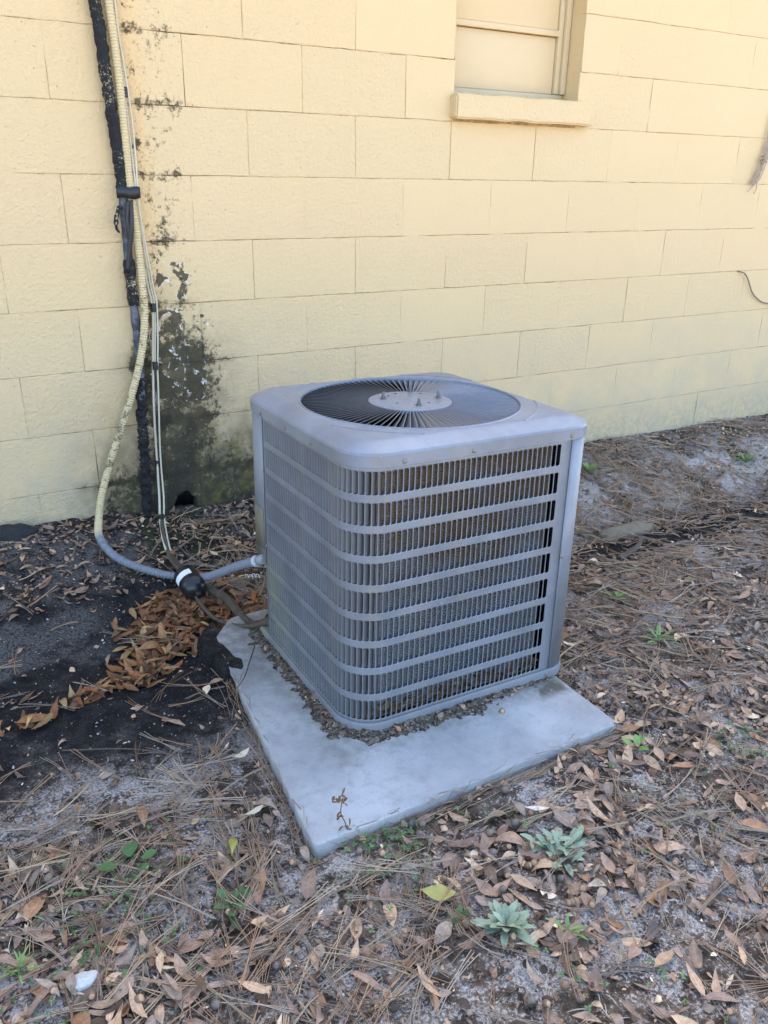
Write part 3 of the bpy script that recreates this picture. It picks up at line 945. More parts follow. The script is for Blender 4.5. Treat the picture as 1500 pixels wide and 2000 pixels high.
grey = k.mix(n, (.15, .16, .185), (.22, .235, .26))
c = k.mix(fade, grey, c)
d = k.mul(k.mul(k.sst(k.add(k.noise(45, 6, .75), k.mul(k.band(k.z, .3, .36, .48, .6), .07)), .53, .62), k.band(k.z, .16, .2, .75, 1.2)), k.sst(k.y, -.3, -.2))
c = k.mix(k.mul(d, .75), c, (.05, .05, .03))
g2 = k.mul(k.mul(k.band(k.z, .16, .2, .35, .5), .05), k.sst(k.y, -.3, -.2))
c = k.mix(g2, c, (.46, .46, .18))
M_COND = k.out(c)

FY = -.03
lineset = empty('refrigerant_line', (-.66, FY, .2))
tag(lineset, 'black foam covered pipe running up the wall, flecked with paint', 'pipe')
def kid(name, me, mat, par):
    o = obj(name, me, mat); o.parent = par; o.matrix_parent_inverse = Matrix.Translation(-par.location); return o
def wob(P, a, s):
    P = P.copy(); t = np.arange(len(P))*.9
    P[:, 0] += a*(vn(t*.35, t*0+s, 3)-.5); P[:, 1] += a*(vn(t*.35, t*0+s+9, 4)-.5); return P
P = crspline([(-.70, FY, 2.55), (-.668, FY, 1.90), (-.661, FY, 1.738), (-.654, FY, 1.609), (-.647, FY, 1.475), (-.640, FY, 1.333), (-.637, FY, 1.225)], 16)
P, s_ = resample(P, .006)
kid('foam_sleeve', tube(wob(P, .003, 1), .0165+.002*fbm(s_*40, s_*0, 3, 2), 16, jit=.28), M_FOAM, lineset)
P = crspline([(-.637, FY, 1.235), (-.640, FY, 1.06), (-.638, FY, .868), (-.638, FY, .70), (-.645, FY, .557)], 12)
k_ = NM('grey_wrap', .5, .4); n = k_.noise(35, 5, .7)
M_WRAP = k_.out(k_.mix(k_.sst(n, .4, .65), (.03, .033, .045), (.12, .13, .16)))
P, s_ = resample(P, .006)
kid('wrapped_pipe', tube(P, .0125+.003*fbm(s_*50, s_*0, 2, 3), 10), M_WRAP, lineset)
P, s_ = resample(crspline([(-.640, FY, 1.02), (-.639, FY, .93), (-.638, FY, .875)], 8), .005)
kid('foam_sleeve', tube(P, .0165+.004*fbm(s_*70, s_*0, 2, 12), 12), M_FOAM, lineset)
P, s_ = resample(crspline([(-.640, FY, .64), (-.645, FY, .557), (-.652, FY, .42), (-.657, FY, .30), (-.663, FY-.004, .20), (-.668, FY-.02, .13)], 10), .005)
kid('foam_sleeve', tube(wob(P, .004, 5), .0125+.006*fbm(s_*30, s_*0, 3, 22), 16, jit=.8), M_FOAM, lineset)
# torn ends and a dangling tape strip
def rag(pts, w0, name='torn_foam', mat=M_FOAM):
    P, s_ = resample(crspline(pts, 6), .004)
    kid(name, tube(P, w0*(.6+.8*fbm(s_*80, s_*0, 2, 31))*np.linspace(1, .55, len(P)), 7), mat, lineset)
rag([(-.652, FY-.012, 1.18), (-.668, FY-.02, 1.15), (-.672, FY-.02, 1.12), (-.664, FY-.018, 1.105)], .009)
rag([(-.640, FY-.014, .985), (-.655, FY-.022, .993), (-.664, FY-.02, .98)], .006)
rag([(-.652, FY-.012, .66), (-.664, FY-.014, .64), (-.656, FY-.012, .60), (-.660, FY-.014, .56)], .006)
rag([(-.661, FY-.02, .975), (-.659, FY-.022, .93), (-.662, FY-.02, .90)], .0022, 'tape_end', M_TAPE)
def strap(pts, wd):
    V = []; Fc = []
    P = crspline(pts, 8)
    for q in P: V += [(q[0]-wd/2, q[1], q[2]), (q[0]+wd/2, q[1]-.003, q[2])]
    Fc = [(2*i, 2*i+1, 2*i+3, 2*i+2) for i in range(len(P)-1)]
    o = kid('tape_strip', mesh('strip', V, Fc, 60), M_TAPE, lineset)
    sm = o.modifiers.new('s', 'SOLIDIFY'); sm.thickness = .001
strap([(-.622, FY-.03, 1.20), (-.628, FY-.032, 1.12), (-.640, FY-.026, 1.05), (-.652, FY-.02, .985)], .014)
strap([(-.63, FY-.03, 1.20), (-.640, FY-.03, 1.14), (-.636, FY-.028, 1.08)], .010)
bm = bmesh.new()
V = []; Fc = []
for i in range(9):
    t = i/8; V += [(-.662+.074*t, FY-.024-.006*math.sin(math.pi*t), 1.240-.002*t+.002*math.sin(9*t)), (-.662+.074*t, FY-.024-.006*math.sin(math.pi*t), 1.205+.003*math.sin(7*t))]
Fc = [(2*i, 2*i+1, 2*i+3, 2*i+2) for i in range(8)]
o = kid('tape_band', mesh('band', V, Fc, 60), M_TAPE, lineset)
sm = o.modifiers.new('s', 'SOLIDIFY'); sm.thickness = .003

# flexible ribbed conduit: down the wall, across the ground, up into the unit
CP = [(-.655, -.035, 2.5), (-.632, -.034, 1.90), (-.623, -.034, 1.741), (-.615, -.033, 1.545), (-.615, -.034, 1.363), (-.615, -.036, 1.216), (-.608, -.038, 1.078), (-.607, -.042, .966), (-.611, -.046, .834),
      (-.639, -.050, .699), (-.696, -.055, .546), (-.774, -.065, .373), (-.824, -.085, .255), (-.850, -.125, .185), (-.866, -.190, .150), (-.853, -.262, .122), (-.818, -.325, .100),
      (-.745, -.39, .076), (-.673, -.44, .064), (-.611, -.52, .084), (-.593, -.60, .128), (-.580, -.69, .181), (-.569, -.78, .233), (-.5605, -.845, .267), (-.549, -.875, .283)]
P, s_ = resample(crspline(CP, 14), .0016)
rb = .0124+.0011*np.sign(np.sin(s_*2*np.pi/.0085))*np.minimum(1, np.abs(np.sin(s_*2*np.pi/.0085))*2.2)
cond = obj('flexible_conduit', tube(P, rb, 12), M_COND)
tag(cond, 'ribbed flexible conduit, cream on the wall and grey along the ground', 'conduit')
# compression fitting into the service panel
fd = (P[-1]-P[-9])/np.linalg.norm(P[-1]-P[-9])
fit_ = obj('connector', tube([P[-1]-fd*.026, P[-1]-fd*.025, P[-1]-fd*.014, P[-1]-fd*.0135], [.0135, .0168, .0168, .0135], 12), plain('nylon_fitting', (.50, .52, .54), .45, .4), cond)
obj('lock_nut', tube([P[-1]-fd*.0135, P[-1]-fd*.004, P[-1]-fd*.0035, P[-1]+fd*.02], [.0122, .0122, .0155, .0155], 8), plain('grey_fitting', (.26, .27, .28), .5, .4), cond)
# stray conductor ends below the fitting
def wire(pts, rr, name, mat, par=None, n=8):
    P, _ = resample(crspline(pts, n), .004)
    return obj(name, tube(P, rr, 6), mat, par)
M_YEL = plain('yellow_wire', (.55, .45, .08), .5); M_WHT = plain('white_wire', (.65, .65, .6), .5); M_BRN = plain('brown_jacket', (.05, .022, .015), .6)
cw = wire([(-.583, -.735, .185), (-.577, -.76, .196), (-.570, -.80, .213), (-.562, -.85, .238), (-.545, -.87, .25)], .0042, 'control_cable', M_BRN)
tag(cw, 'thin brown control cable with bare coloured ends under the conduit fitting', 'cable')
wire([(-.580, -.765, .190), (-.574, -.785, .201), (-.569, -.805, .210)], .0016, 'wire_end', M_YEL, cw)
for q in range(4):
    y = -.81-.017*q+random.uniform(-.007, .007)
    wire([(-.572+.004*q, y, .205+.008*q), (-.576+.004*q, y-.004, .214+.008*q), (-.571+.004*q, y-.010, .216+.008*q), (-.568+.004*q, y-.014, .206+.008*q)], .0009, 'wire_end', M_WHT, cw)

# pair of white thermostat cables taped together
tc_ = obj('thermostat_cable', None); tc_.location = (-.60, -.02, .05)
tag(tc_, 'white cables taped together hanging down the wall beside the conduit', 'cable')
CB = [(-.625, -.022, 2.4), (-.612, -.020, 1.90), (-.606, -.020, 1.745), (-.600, -.020, 1.614), (-.600, -.020, 1.505), (-.599, -.02, 1.364), (-.600, -.038, 1.208), (-.592, -.03, 1.076), (-.579, -.022, .93), (-.573, -.022, .863), (-.585, -.022, .665), (-.596, -.024, .512), (-.609, -.03, .315), (-.618, -.06, .205), (-.640, -.14, .150), (-.660, -.235, .122), (-.672, -.31, .106)]
for q, (dx, am) in enumerate(((-.006, .004), (.0015, .007), (.007, .010))):
    if q == 1: CBq = CB[:11]
    else: CBq = CB
    P, s_ = resample(crspline(CBq, 12), .006)
    P = P.copy(); P[:, 0] += dx*(.5+.9*np.abs(np.sin(s_*6+q)))+am*(vn(s_*4, s_*0+q, 8)-.5); P[:, 1] -= .003*q
    o = obj('cable_strand', tube(P, .0042 if q == 0 else .0030, 8), M_CABLE); o.parent = tc_; o.matrix_parent_inverse = Matrix.Translation(-tc_.location)
for z, x in ((1.505, -.601), (.863, -.573), (.668, -.585), (.315, -.609), (.150, -.641)):
    yq = -.024 if z > .3 else (-.034 if z > .2 else -.14)
    o = obj('tape_wrap', tube([(x-.0005, yq, z-.014), (x, yq, z), (x+.0005, yq, z+.014)], [.0105, .011, .0105], 10), M_TAPE); o.parent = tc_; o.matrix_parent_inverse = Matrix.Translation(-tc_.location)

# liquid line with filter drier
liq = empty('liquid_line', (-.66, -.5, .05))
tag(liq, 'thin copper liquid line with black filter drier lying on the leaves', 'pipe')
P, _ = resample(crspline([(-.612, .04, .13), (-.632, -.10, .150), (-.653, -.18, .138), (-.668, -.275, .113), (-.676, -.35, .092), (-.668, -.405, .080), (-.661, -.44, .072)], 8), .006)
kid('copper_tube', tube(P, .0062, 8), M_COPPER, liq)
P, _ = resample(crspline([(-.656, -.545, .046), (-.651, -.60, .030), (-.637, -.68, .022), (-.611, -.75, .028), (-.571, -.82, .049), (-.533, -.885, .088), (-.48, -.90, .11)], 8), .006)
kid('copper_tube', tube(P, .0062, 8), M_COPPER, liq)
D0 = np.array([-.6600, -.440, .081]); D1 = np.array([-.6480, -.578, .050])
M_DRIER = plain('drier_enamel', (.012, .013, .016), .32, .5, var=.2)
prof = [(0, .007), (.006, .018), (.014, .033), (.018, .0375), (.022, .039), (.078, .039), (.082, .0402), (.088, .0402), (.092, .0375), (.106, .0355), (.116, .031), (.123, .022), (.127, .010), (.140, .008)]
ax = (D1-D0)/np.linalg.norm(D1-D0)
kid('filter_drier', tube([D0+ax*a for a, _ in prof], [b for _, b in prof], 20), M_DRIER, liq)
# paper label on the drier, with a smudge of print
q = Vector(ax).to_track_quat('Z', 'Y').to_matrix()
camd = Vector(CAM)-Vector(D0); loc = q.transposed() @ camd; a0 = math.atan2(loc.y, loc.x)
k = NM('paper_label', .6, .3)
M_LAB = k.out(k.mix(k.sst(k.noise(240, 4, .7), .66, .70), (.74, .73, .70), (.12, .12, .12)))
V = []; Fc = []
for i in range(13):
    t = a0-.55+1.75*i/12
    for zz in (.042, .066): V.append(tuple(D0+np.array(q @ Vector((.0396*math.cos(t), .0396*math.sin(t), zz)))))
Fc = [(2*i, 2*i+2, 2*i+3, 2*i+1) for i in range(12)]
kid('paper_label', mesh('lab', V, Fc, 60), M_LAB, liq)

# fat suction line
P, s_ = resample(crspline([(-.66, -.30, .07), (-.648, -.40, .055), (-.628, -.48, .046), (-.601, -.53, .040), (-.574, -.60, .038), (-.566, -.68, .030), (-.562, -.75, .028), (-.554, -.82, .047), (-.525, -.885, .092), (-.47, -.90, .12)], 10), .005)
su = obj('suction_line', tube(P, .0125+.002*fbm(s_*60, s_*0, 3, 61), 12), M_SUCT)
tag(su, 'thick grey-brown weathered suction pipe bending up into the unit', 'pipe')

# tied hank of old wire and a cut cable on the right-hand part of the wall
hk = empty('wire_hank', (2.39, -.02, 1.2))
tag(hk, 'tied hank of old grey wire hanging on the wall at right edge', 'wire')
M_OLDW = plain('old_wire', (.36, .29, .22), .7, .3, var=.4)
for q in range(6):
    a = random.uniform(-.012, .012); b = random.uniform(-.02, .02)
    kid('wire_loop', tube(resample(crspline([(2.412+a*.3, -.012, 1.56+.02*q % .05), (2.408+a, -.02, 1.45), (2.395+a*.4, -.028, 1.385), (2.375+a, -.02+.3*a, 1.32), (2.355+b, -.02, 1.265+abs(b)), (2.385+b, -.018, 1.30), (2.405+.02*math.sin(q), -.02, 1.37), (2.43, -.02, 1.46+a)], 7), .006)[0], .0019, 5), M_OLDW, hk)
for z in (1.375, 1.392):
    kid('tie', tube([(2.395+.017*math.cos(t), -.025+.013*math.sin(t), z+.006*math.sin(t)) for t in np.linspace(0, 6.28, 14)], .003, 5), M_OLDW, hk)
kid('wire_end', tube(resample(crspline([(2.372, -.02, 1.29), (2.350, -.015, 1.255), (2.335, -.012, 1.24)], 5), .006)[0], .002, 5), M_OLDW, hk)
kid('wire_end', tube(resample(crspline([(2.378, -.02, 1.29), (2.385, -.018, 1.25), (2.378, -.014, 1.23)], 5), .006)[0], [.002]*9+[.002]*0 if False else .002, 5), M_OLDW, hk)
o = wire([(2.376, .004, .866), (2.385, -.014, .864), (2.41, -.02, .855), (2.446, -.018, .825), (2.50, -.014, .76), (2.552, -.012, .725), (2.61, -.012, .700), (2.70, -.012, .690), (2.85, -.012, .70)], .0034, 'cable_stub', plain('grey_cable', (.22, .18, .12), .6, .3))
tag(o, 'dark cable coming out of the wall and curling down at right edge', 'cable')

# ------------------------------------------------------------------ leaf litter
NL = 8
def leaf_batch(n, length, width, seed, curl=1.):
    """n leaves as arrays: V (n,21,3) in leaf space, shared faces"""
    rg = np.random.default_rng(seed)
    uu = np.linspace(0, 1, NL)
    shp = rg.uniform(.6, 1.6, n)[:, None]
    wv = np.sin(np.pi*uu[None]**shp)**.85*(1-.25*uu[None])
    wv[:, 0] = .04; wv[:, -1] = .02
    wv = wv/wv.max(axis=1, keepdims=True)
    wv = wv*(1+.07*rg.normal(size=(n, NL))*np.array([0, .6, 1, 1, 1, 1, .6, 0]))
    Lh = length[:, None]; W = width[:, None]/2
    x = (uu[None]-.5)*Lh
    c1 = rg.normal(.15, .7, n)[:, None]*curl; tw = rg.normal(0, .4, n)[:, None]*curl; fold = rg.normal(.18, .25, n)[:, None]*curl
    side = rg.normal(0, .10, n)[:, None]*Lh
    zmid = c1*Lh*.5*((uu[None]-.5)**2*2-.15)
    ymid = side*((uu[None]-.5)**2*4-1)*.6
    out = np.zeros((n, NL, 3, 3))
    for j, sgn in enumerate((-1, 0, 1)):
        yy = sgn*W*wv
        rotz = tw*(uu[None]-.5)
        out[:, :, j, 0] = x
        out[:, :, j, 1] = ymid+yy*np.cos(rotz)
        out[:, :, j, 2] = zmid+np.abs(yy)*fold+yy*np.sin(rotz)*1.2
    return out.reshape(n, NL*3, 3)
LF_F = []
for i in range(NL-1):
    for j in range(2):
        LF_F.append((i*3+j, (i+1)*3+j, (i+1)*3+j+1, i*3+j+1))
LF_F = np.array(LF_F)
EDGE = np.tile(np.array([1., 0., 1.]), NL)
PAL = np.array([(.215, .150, .115), (.165, .118, .095), (.27, .195, .140), (.185, .150, .128), (.075, .050, .036), (.33, .24, .165), (.23, .135, .08), (.46, .39, .30), (.145, .105, .09)])
PAL = PAL*np.array([1.56, 1.42, 1.22])
PALW = np.array([.19, .17, .11, .14, .16, .06, .07, .03, .07])
ORG = np.array([(.30, .115, .042), (.36, .175, .07), (.22, .095, .04), (.27, .15, .075), (.16, .075, .035), (.42, .26, .11)])
def euler_mats(n, tilt, rg):
    yaw_ = rg.uniform(0, 2*np.pi, n); tx = rg.normal(0, tilt, n); ty = rg.normal(0, tilt, n)
    flip = np.where(rg.random(n) < .45, -1., 1.)
    cz, sz = np.cos(yaw_), np.sin(yaw_)
    Rz = np.zeros((n, 3, 3)); Rz[:, 0, 0] = cz; Rz[:, 0, 1] = -sz; Rz[:, 1, 0] = sz; Rz[:, 1, 1] = cz; Rz[:, 2, 2] = 1
    Rx = np.zeros((n, 3, 3)); Rx[:, 0, 0] = 1; Rx[:, 1, 1] = np.cos(tx)*flip; Rx[:, 1, 2] = -np.sin(tx)*flip; Rx[:, 2, 1] = np.sin(tx); Rx[:, 2, 2] = np.cos(tx)
    Rx[:, 2] *= flip[:, None]*0+1
    Ry = np.zeros((n, 3, 3)); Ry[:, 1, 1] = 1; Ry[:, 0, 0] = np.cos(ty); Ry[:, 0, 2] = np.sin(ty); Ry[:, 2, 0] = -np.sin(ty); Ry[:, 2, 2] = np.cos(ty)
    return Rz@Ry@Rx
def leaf_mat(name='dead_leaf'):
    k = NM(name, .62, .35)
    c, a = k.attr('col')
    v = k.mix(k.mul(k.sst(k.noise(90, 3, .7), .35, .7), .55), c, k.mix(1., c, (.45, .42, .40), 'MULTIPLY'))
    v = k.mix(k.mul(k.rnd, .35), v, k.mix(1., v, (.62, .58, .58), 'MULTIPLY'))
    v = k.mix(k.mul(k.inv(k.sst(a, .02, .14)), .45), v, k.mix(1., v, (1.7, 1.6, 1.5), 'MULTIPLY'))
    v = k.mix(k.mul(k.back, .35), v, k.mix(1., v, (1.25, 1.3, 1.35), 'MULTIPLY'))
    sp = k.sst(k.noise(260, 3, .6), .64, .70)
    v = k.mix(k.mul(sp, .4), v, (.05, .04, .035))
    return k.out(v, nor=k.bump(k.noise(180, 2, .6), .0012))
M_LEAF = leaf_mat()
def place(n, xr, yr, dens, seed, maxtry=40):
    rg = np.random.default_rng(seed)
    out = np.zeros((0, 2))
    for _ in range(maxtry):
        q = np.stack([rg.uniform(*xr, n), rg.uniform(*yr, n)], 1)
        q = q[rg.random(n) < dens(q[:, 0], q[:, 1])]
        out = np.vstack([out, q])
        if len(out) >= n: break
    return out[:n]
def offpad(x, y, g=.0): return (~inpad(x, y, g)).astype(float)
def litter(x, y):
    n = fbm(x*3.1, y*3.1, 4, 71)
    fore = ss(-1.30, -1.62, y)*(.16+1.0*ss(.42, .64, n))
    fore *= 1-.55*np.exp(-((x+.52)/.22)**2-((y+1.78)/.11)**2)
    fore *= 1+1.1*ss(-.75, -1.05, x)*ss(-1.5, -1.7, y)+.3*ss(-1.72, -1.95, y+.25*x)
    right = ss(.05, .2, x)*ss(-.5, -.75, y)*(.14+.7*ss(.42, .62, n))
    wallr = ss(-.1, .3, x)*ss(-.7, -.5, y)*.10
    trough = ss(.2, .5, x)*np.exp(-((y+.95)/.15)**2)*.35
    leftw = ss(-.55, -.40, y)*ss(0, -.2, x)*.62+.5*np.exp(-((x+.40)/.10)**2-((y+.12)/.12)**2)
    d = np.maximum.reduce([fore, right, wallr, trough, leftw])*(1-.94*wetmask(x, y))
    d = np.maximum(d, .05*wetmask(x, y))
    return np.clip(d, 0, 1)*offpad(x, y, .004)*(y < -.015)
def inside_unit(x, y): return (np.abs(x+.217) < .33) & (np.abs(y+1.1) < .33)

def join_leaves(name, xy, length, width, cols, seed, lift, tilt, curl=1., zfun=None):
    n = len(xy); rg = np.random.default_rng(seed+1)
    V = leaf_batch(n, length, width, seed, curl)
    R_ = euler_mats(n, tilt, rg)
    V = np.einsum('nij,nkj->nki', R_, V)
    zz = (zfun or ground_at)(xy[:, 0], xy[:, 1])+lift
    mn = V[:, :, 2].min(axis=1)
    V[:, :, 0] += xy[:, :1]; V[:, :, 1] += xy[:, 1:2]
    V[:, :, 2] += (zz-mn*.55)[:, None]
    Fc = (LF_F[None]+(np.arange(n)*NL*3)[:, None, None]).reshape(-1, 4)
    ca = np.concatenate([np.repeat(cols[:, None], NL*3, 1), np.repeat(EDGE[None, :, None], n, 0)], 2)
    return fast_mesh(name, V.reshape(-1, 3), Fc, ca.reshape(-1, 4))

rg = np.random.default_rng(3)
# --- the mass of leaves too many to count
NLEAF = 6000
xy = place(NLEAF, (-1.7, 3.2), (-2.75, 0), litter, 101)
ln = rg.normal(.043, .013, len(xy)).clip(.018, .075)*(1+.14*ss(-1.6, -1.9, xy[:, 1])); wd_ = ln*rg.uniform(.17, .46, len(xy))
cols = PAL[rg.choice(len(PAL), len(xy), p=PALW)]*rg.uniform(.75, 1.2, (len(xy), 1))
me = join_leaves('leaf_litter', xy, ln, wd_, cols, 201, rg.uniform(.0, .010, len(xy)), .15)
o = obj('leaf_litter', me, M_LEAF); tag(o, 'thick litter of brown oak leaves covering the soil', 'leaf litter', kind='stuff')
# --- broken bits
def bits_d(x, y):
    return np.clip(.25+litter(x, y)*.9+.5*ss(-.7, -.4, y)*ss(-.1, .3, x), 0, 1)*offpad(x, y, .002)*(1-.75*wetmask(x, y))*(1-.6*np.exp(-((y+.84)/.11)**2)*ss(.3, .6, x))*(y < -.01)
xy = place(38000, (-1.7, 3.2), (-2.75, 0), bits_d, 102)
ln = rg.gamma(2.6, .0048, len(xy)).clip(.004, .032); wd_ = ln*rg.uniform(.25, .7, len(xy))
cols = PAL[rg.choice(len(PAL), len(xy), p=PALW)]*rg.uniform(.6, 1.5, (len(xy), 1))
me = join_leaves('leaf_fragments', xy, ln, wd_, cols, 202, rg.uniform(0, .006, len(xy)), .3)
o = obj('leaf_fragments', me, M_LEAF); tag(o, 'crumbs of broken dead leaf strewn over the soil', 'leaf litter', kind='stuff')
# --- pale grit on the wet black soil
xy = place(900, (-1.6, -.5), (-1.4, -.4), lambda x, y: wetmask(x, y)*offpad(x, y), 103)
ln = rg.gamma(2, .0016, len(xy)).clip(.0015, .010); wd_ = ln*rg.uniform(.5, 1., len(xy))
cols = np.array([(.55, .53, .49)])*rg.uniform(.5, 1.1, (len(xy), 1))
o = obj('pale_grit', join_leaves('pale_grit', xy, ln, wd_, cols, 203, .001, .3), M_LEAF); tag(o, 'pale grit and flecks on the wet black soil', 'grit', kind='stuff')
# --- orange drift left of the unit
DR = np.array([(-.52, -.70), (-.60, -.62), (-.66, -.58), (-.74, -.56), (-.84, -.63), (-.80, -.72), (-.86, -.80), (-.93, -.89), (-1.02, -.90), (-1.10, -.93), (-1.20, -.98), (-1.30, -.97)])
DW = np.array([.07, .10, .11, .09, .07, .075, .07, .05, .03, .03, .025, .025])
def drift(n, seed):
    g_ = np.random.default_rng(seed); wts = DW*np.array([.8, 1.3, 1.5, 1.3, 1, 1, 1, .9, .55, .5, .5, .4]); k = g_.choice(len(DR), n, p=wts/wts.sum())
    q = DR[k]+g_.normal(size=(n, 2))*DW[k][:, None]*np.array([.62, .55])
    ok = ~inpad(q[:, 0], q[:, 1], .0)
    return q[ok]
xy = drift(560, 5)
ln = rg.normal(.062, .012, len(xy)).clip(.035, .09); wd_ = ln*rg.uniform(.24, .38, len(xy))
cols = ORG[rg.choice(len(ORG), len(xy))]*rg.uniform(.6, 1.15, (len(xy), 1))
o = obj('leaf_drift', join_leaves('leaf_drift', xy, ln, wd_, cols, 204, rg.uniform(0, .016, len(xy)), .25), M_LEAF)
tag(o, 'drift of wet orange-brown leaves washed up beside the pipes', 'leaf litter', kind='stuff')
# --- leaves caught inside the unit behind the lowest louvers and along the base seam
n = 170
s_ = rg.uniform(.44, 1.03, n); offs = rg.uniform(-.0185, -.0155, n)
ax_, ay_, an_, am_ = path(s_, offs)
Mw = np.array(Matrix.Translation((-.217, -1.10, .037)) @ Euler((-.021, .019, 0)).to_matrix().to_4x4())
loc4 = np.c_[ax_, ay_, rg.uniform(.028, .062, n), np.ones(n)]@Mw.T
V = leaf_batch(n, rg.uniform(.03, .055, n), rg.uniform(.009, .014, n), 88, .35)
phi = np.arctan2(am_, an_)+np.pi/2+rg.normal(0, .12, n)
Vx = V[:, :, 0]*np.cos(phi)[:, None]-V[:, :, 2]*np.sin(phi)[:, None]*.3; Vy = V[:, :, 0]*np.sin(phi)[:, None]+V[:, :, 2]*np.cos(phi)[:, None]*.3
V = np.stack([Vx, Vy, V[:, :, 1]+V[:, :, 0]*rg.normal(0, .35, n)[:, None]], 2)+loc4[:, None, :3]
cols = PAL[rg.choice(len(PAL), n, p=PALW)]*rg.uniform(.5, 1.1, (n, 1))
ca = np.concatenate([np.repeat(cols[:, None], NL*3, 1), np.repeat(EDGE[None, :, None], n, 0)], 2)
o = obj('trapped_leaves', fast_mesh('trapped', V.reshape(-1, 3), (LF_F[None]+(np.arange(n)*NL*3)[:, None, None]).reshape(-1, 4), ca.reshape(-1, 4)), M_LEAF)
tag(o, 'brown leaves trapped inside the unit behind its lowest louvers', 'leaf litter', kind='stuff')

s_ = rg.uniform(.02, 1.0, 170); ax_, ay_, _, _ = path(s_, rg.uniform(.004, .034, 170))
xyc = np.c_[ax_-.217, ay_-1.10]
ln = rg.gamma(2.5, .004, len(xyc)).clip(.003, .03); cols = PAL[rg.choice(len(PAL), len(xyc), p=PALW)]*rg.uniform(.5, 1.3, (len(xyc), 1))
o = obj('crust_crumbs', join_leaves('crumbs', xyc, ln, ln*rg.uniform(.3, .8, len(xyc)), cols, 210, .009, .4), M_LEAF); tag(o, 'crumbs of leaf and bark lying on the dirt at the foot of the unit', 'leaf litter', kind='stuff')
# --- single leaves one can pick out
def leaf_meshes(pal, n, seed):
    g_ = np.random.default_rng(seed); out = []
    for i in range(n):
        l_ = np.array([min(.092, max(.034, g_.normal(.053, .012)))])
        V = leaf_batch(1, l_, l_*g_.uniform(.18, .42), seed+i, 1.)
        col_ = pal[i % len(pal)]*g_.uniform(.85, 1.25)
        ca = np.c_[np.repeat(col_[None], NL*3, 0), EDGE]
        V[0, :, 2] -= V[0, :, 2].min()*.6
        me = fast_mesh('fallen_leaf', V[0], LF_F, ca); me.materials.append(M_LEAF); out.append(me)
    return out
LM = leaf_meshes(PAL[[0, 2, 5, 0, 6, 1, 3, 2, 7, 0, 4, 5]], 24, 900)
LCOL = ['reddish brown', 'light brown', 'tan', 'reddish brown', 'rust brown', 'dull brown', 'grey-brown', 'light brown', 'pale straw', 'reddish brown', 'dark brown', 'tan']
LO = leaf_meshes(ORG, 12, 950)
def drop(me, x, y, lab, grp, lift=.008, tilt=.12, name='fallen_leaf'):
    o = obj(name, me)
    o.location = (x, y, float(ground_at(x, y))+lift)
    o.rotation_euler = (random.gauss(0, tilt), random.gauss(0, tilt), random.uniform(0, 6.28))
    return tag(o, lab, 'leaf', grp)
def fore(x, y): return ss(-1.45, -1.62, y)*litter(x, y)
xy = place(215, (-1.40, .30), (-2.40, -1.40), fore, 301)
for x, y in xy:
    li = random.randrange(len(LM)); x = float(x); y = float(y)
    cw_ = LCOL[li % 12]
    zone = ('in the lower left corner' if x < -1.05 and y < -1.62 else 'left of the slab corner' if x < -.80 and y > -1.75 else 'between the dark green weed and the yellow leaf' if x < -.66 else
            'beside the woolly rosette weeds' if math.hypot(x+.54, y+2.01) < .14 or math.hypot(x+.334, y+1.925) < .14 else 'in the lower right foreground' if y < -1.98 else 'right of the slab corner' if x > .0 else 'just in front of the slab')
    drop(LM[li], x, y, f'{cw_} fallen oak leaf lying {zone}', f'fallen leaves {zone}', random.uniform(.006, .02))
xy = drift(75, 77)[:70]
for x, y in xy:
    drop(random.choice(LO), float(x), float(y), 'orange-brown fallen leaf in the drift left of the slab', 'orange leaves in the drift', random.uniform(.010, .024))

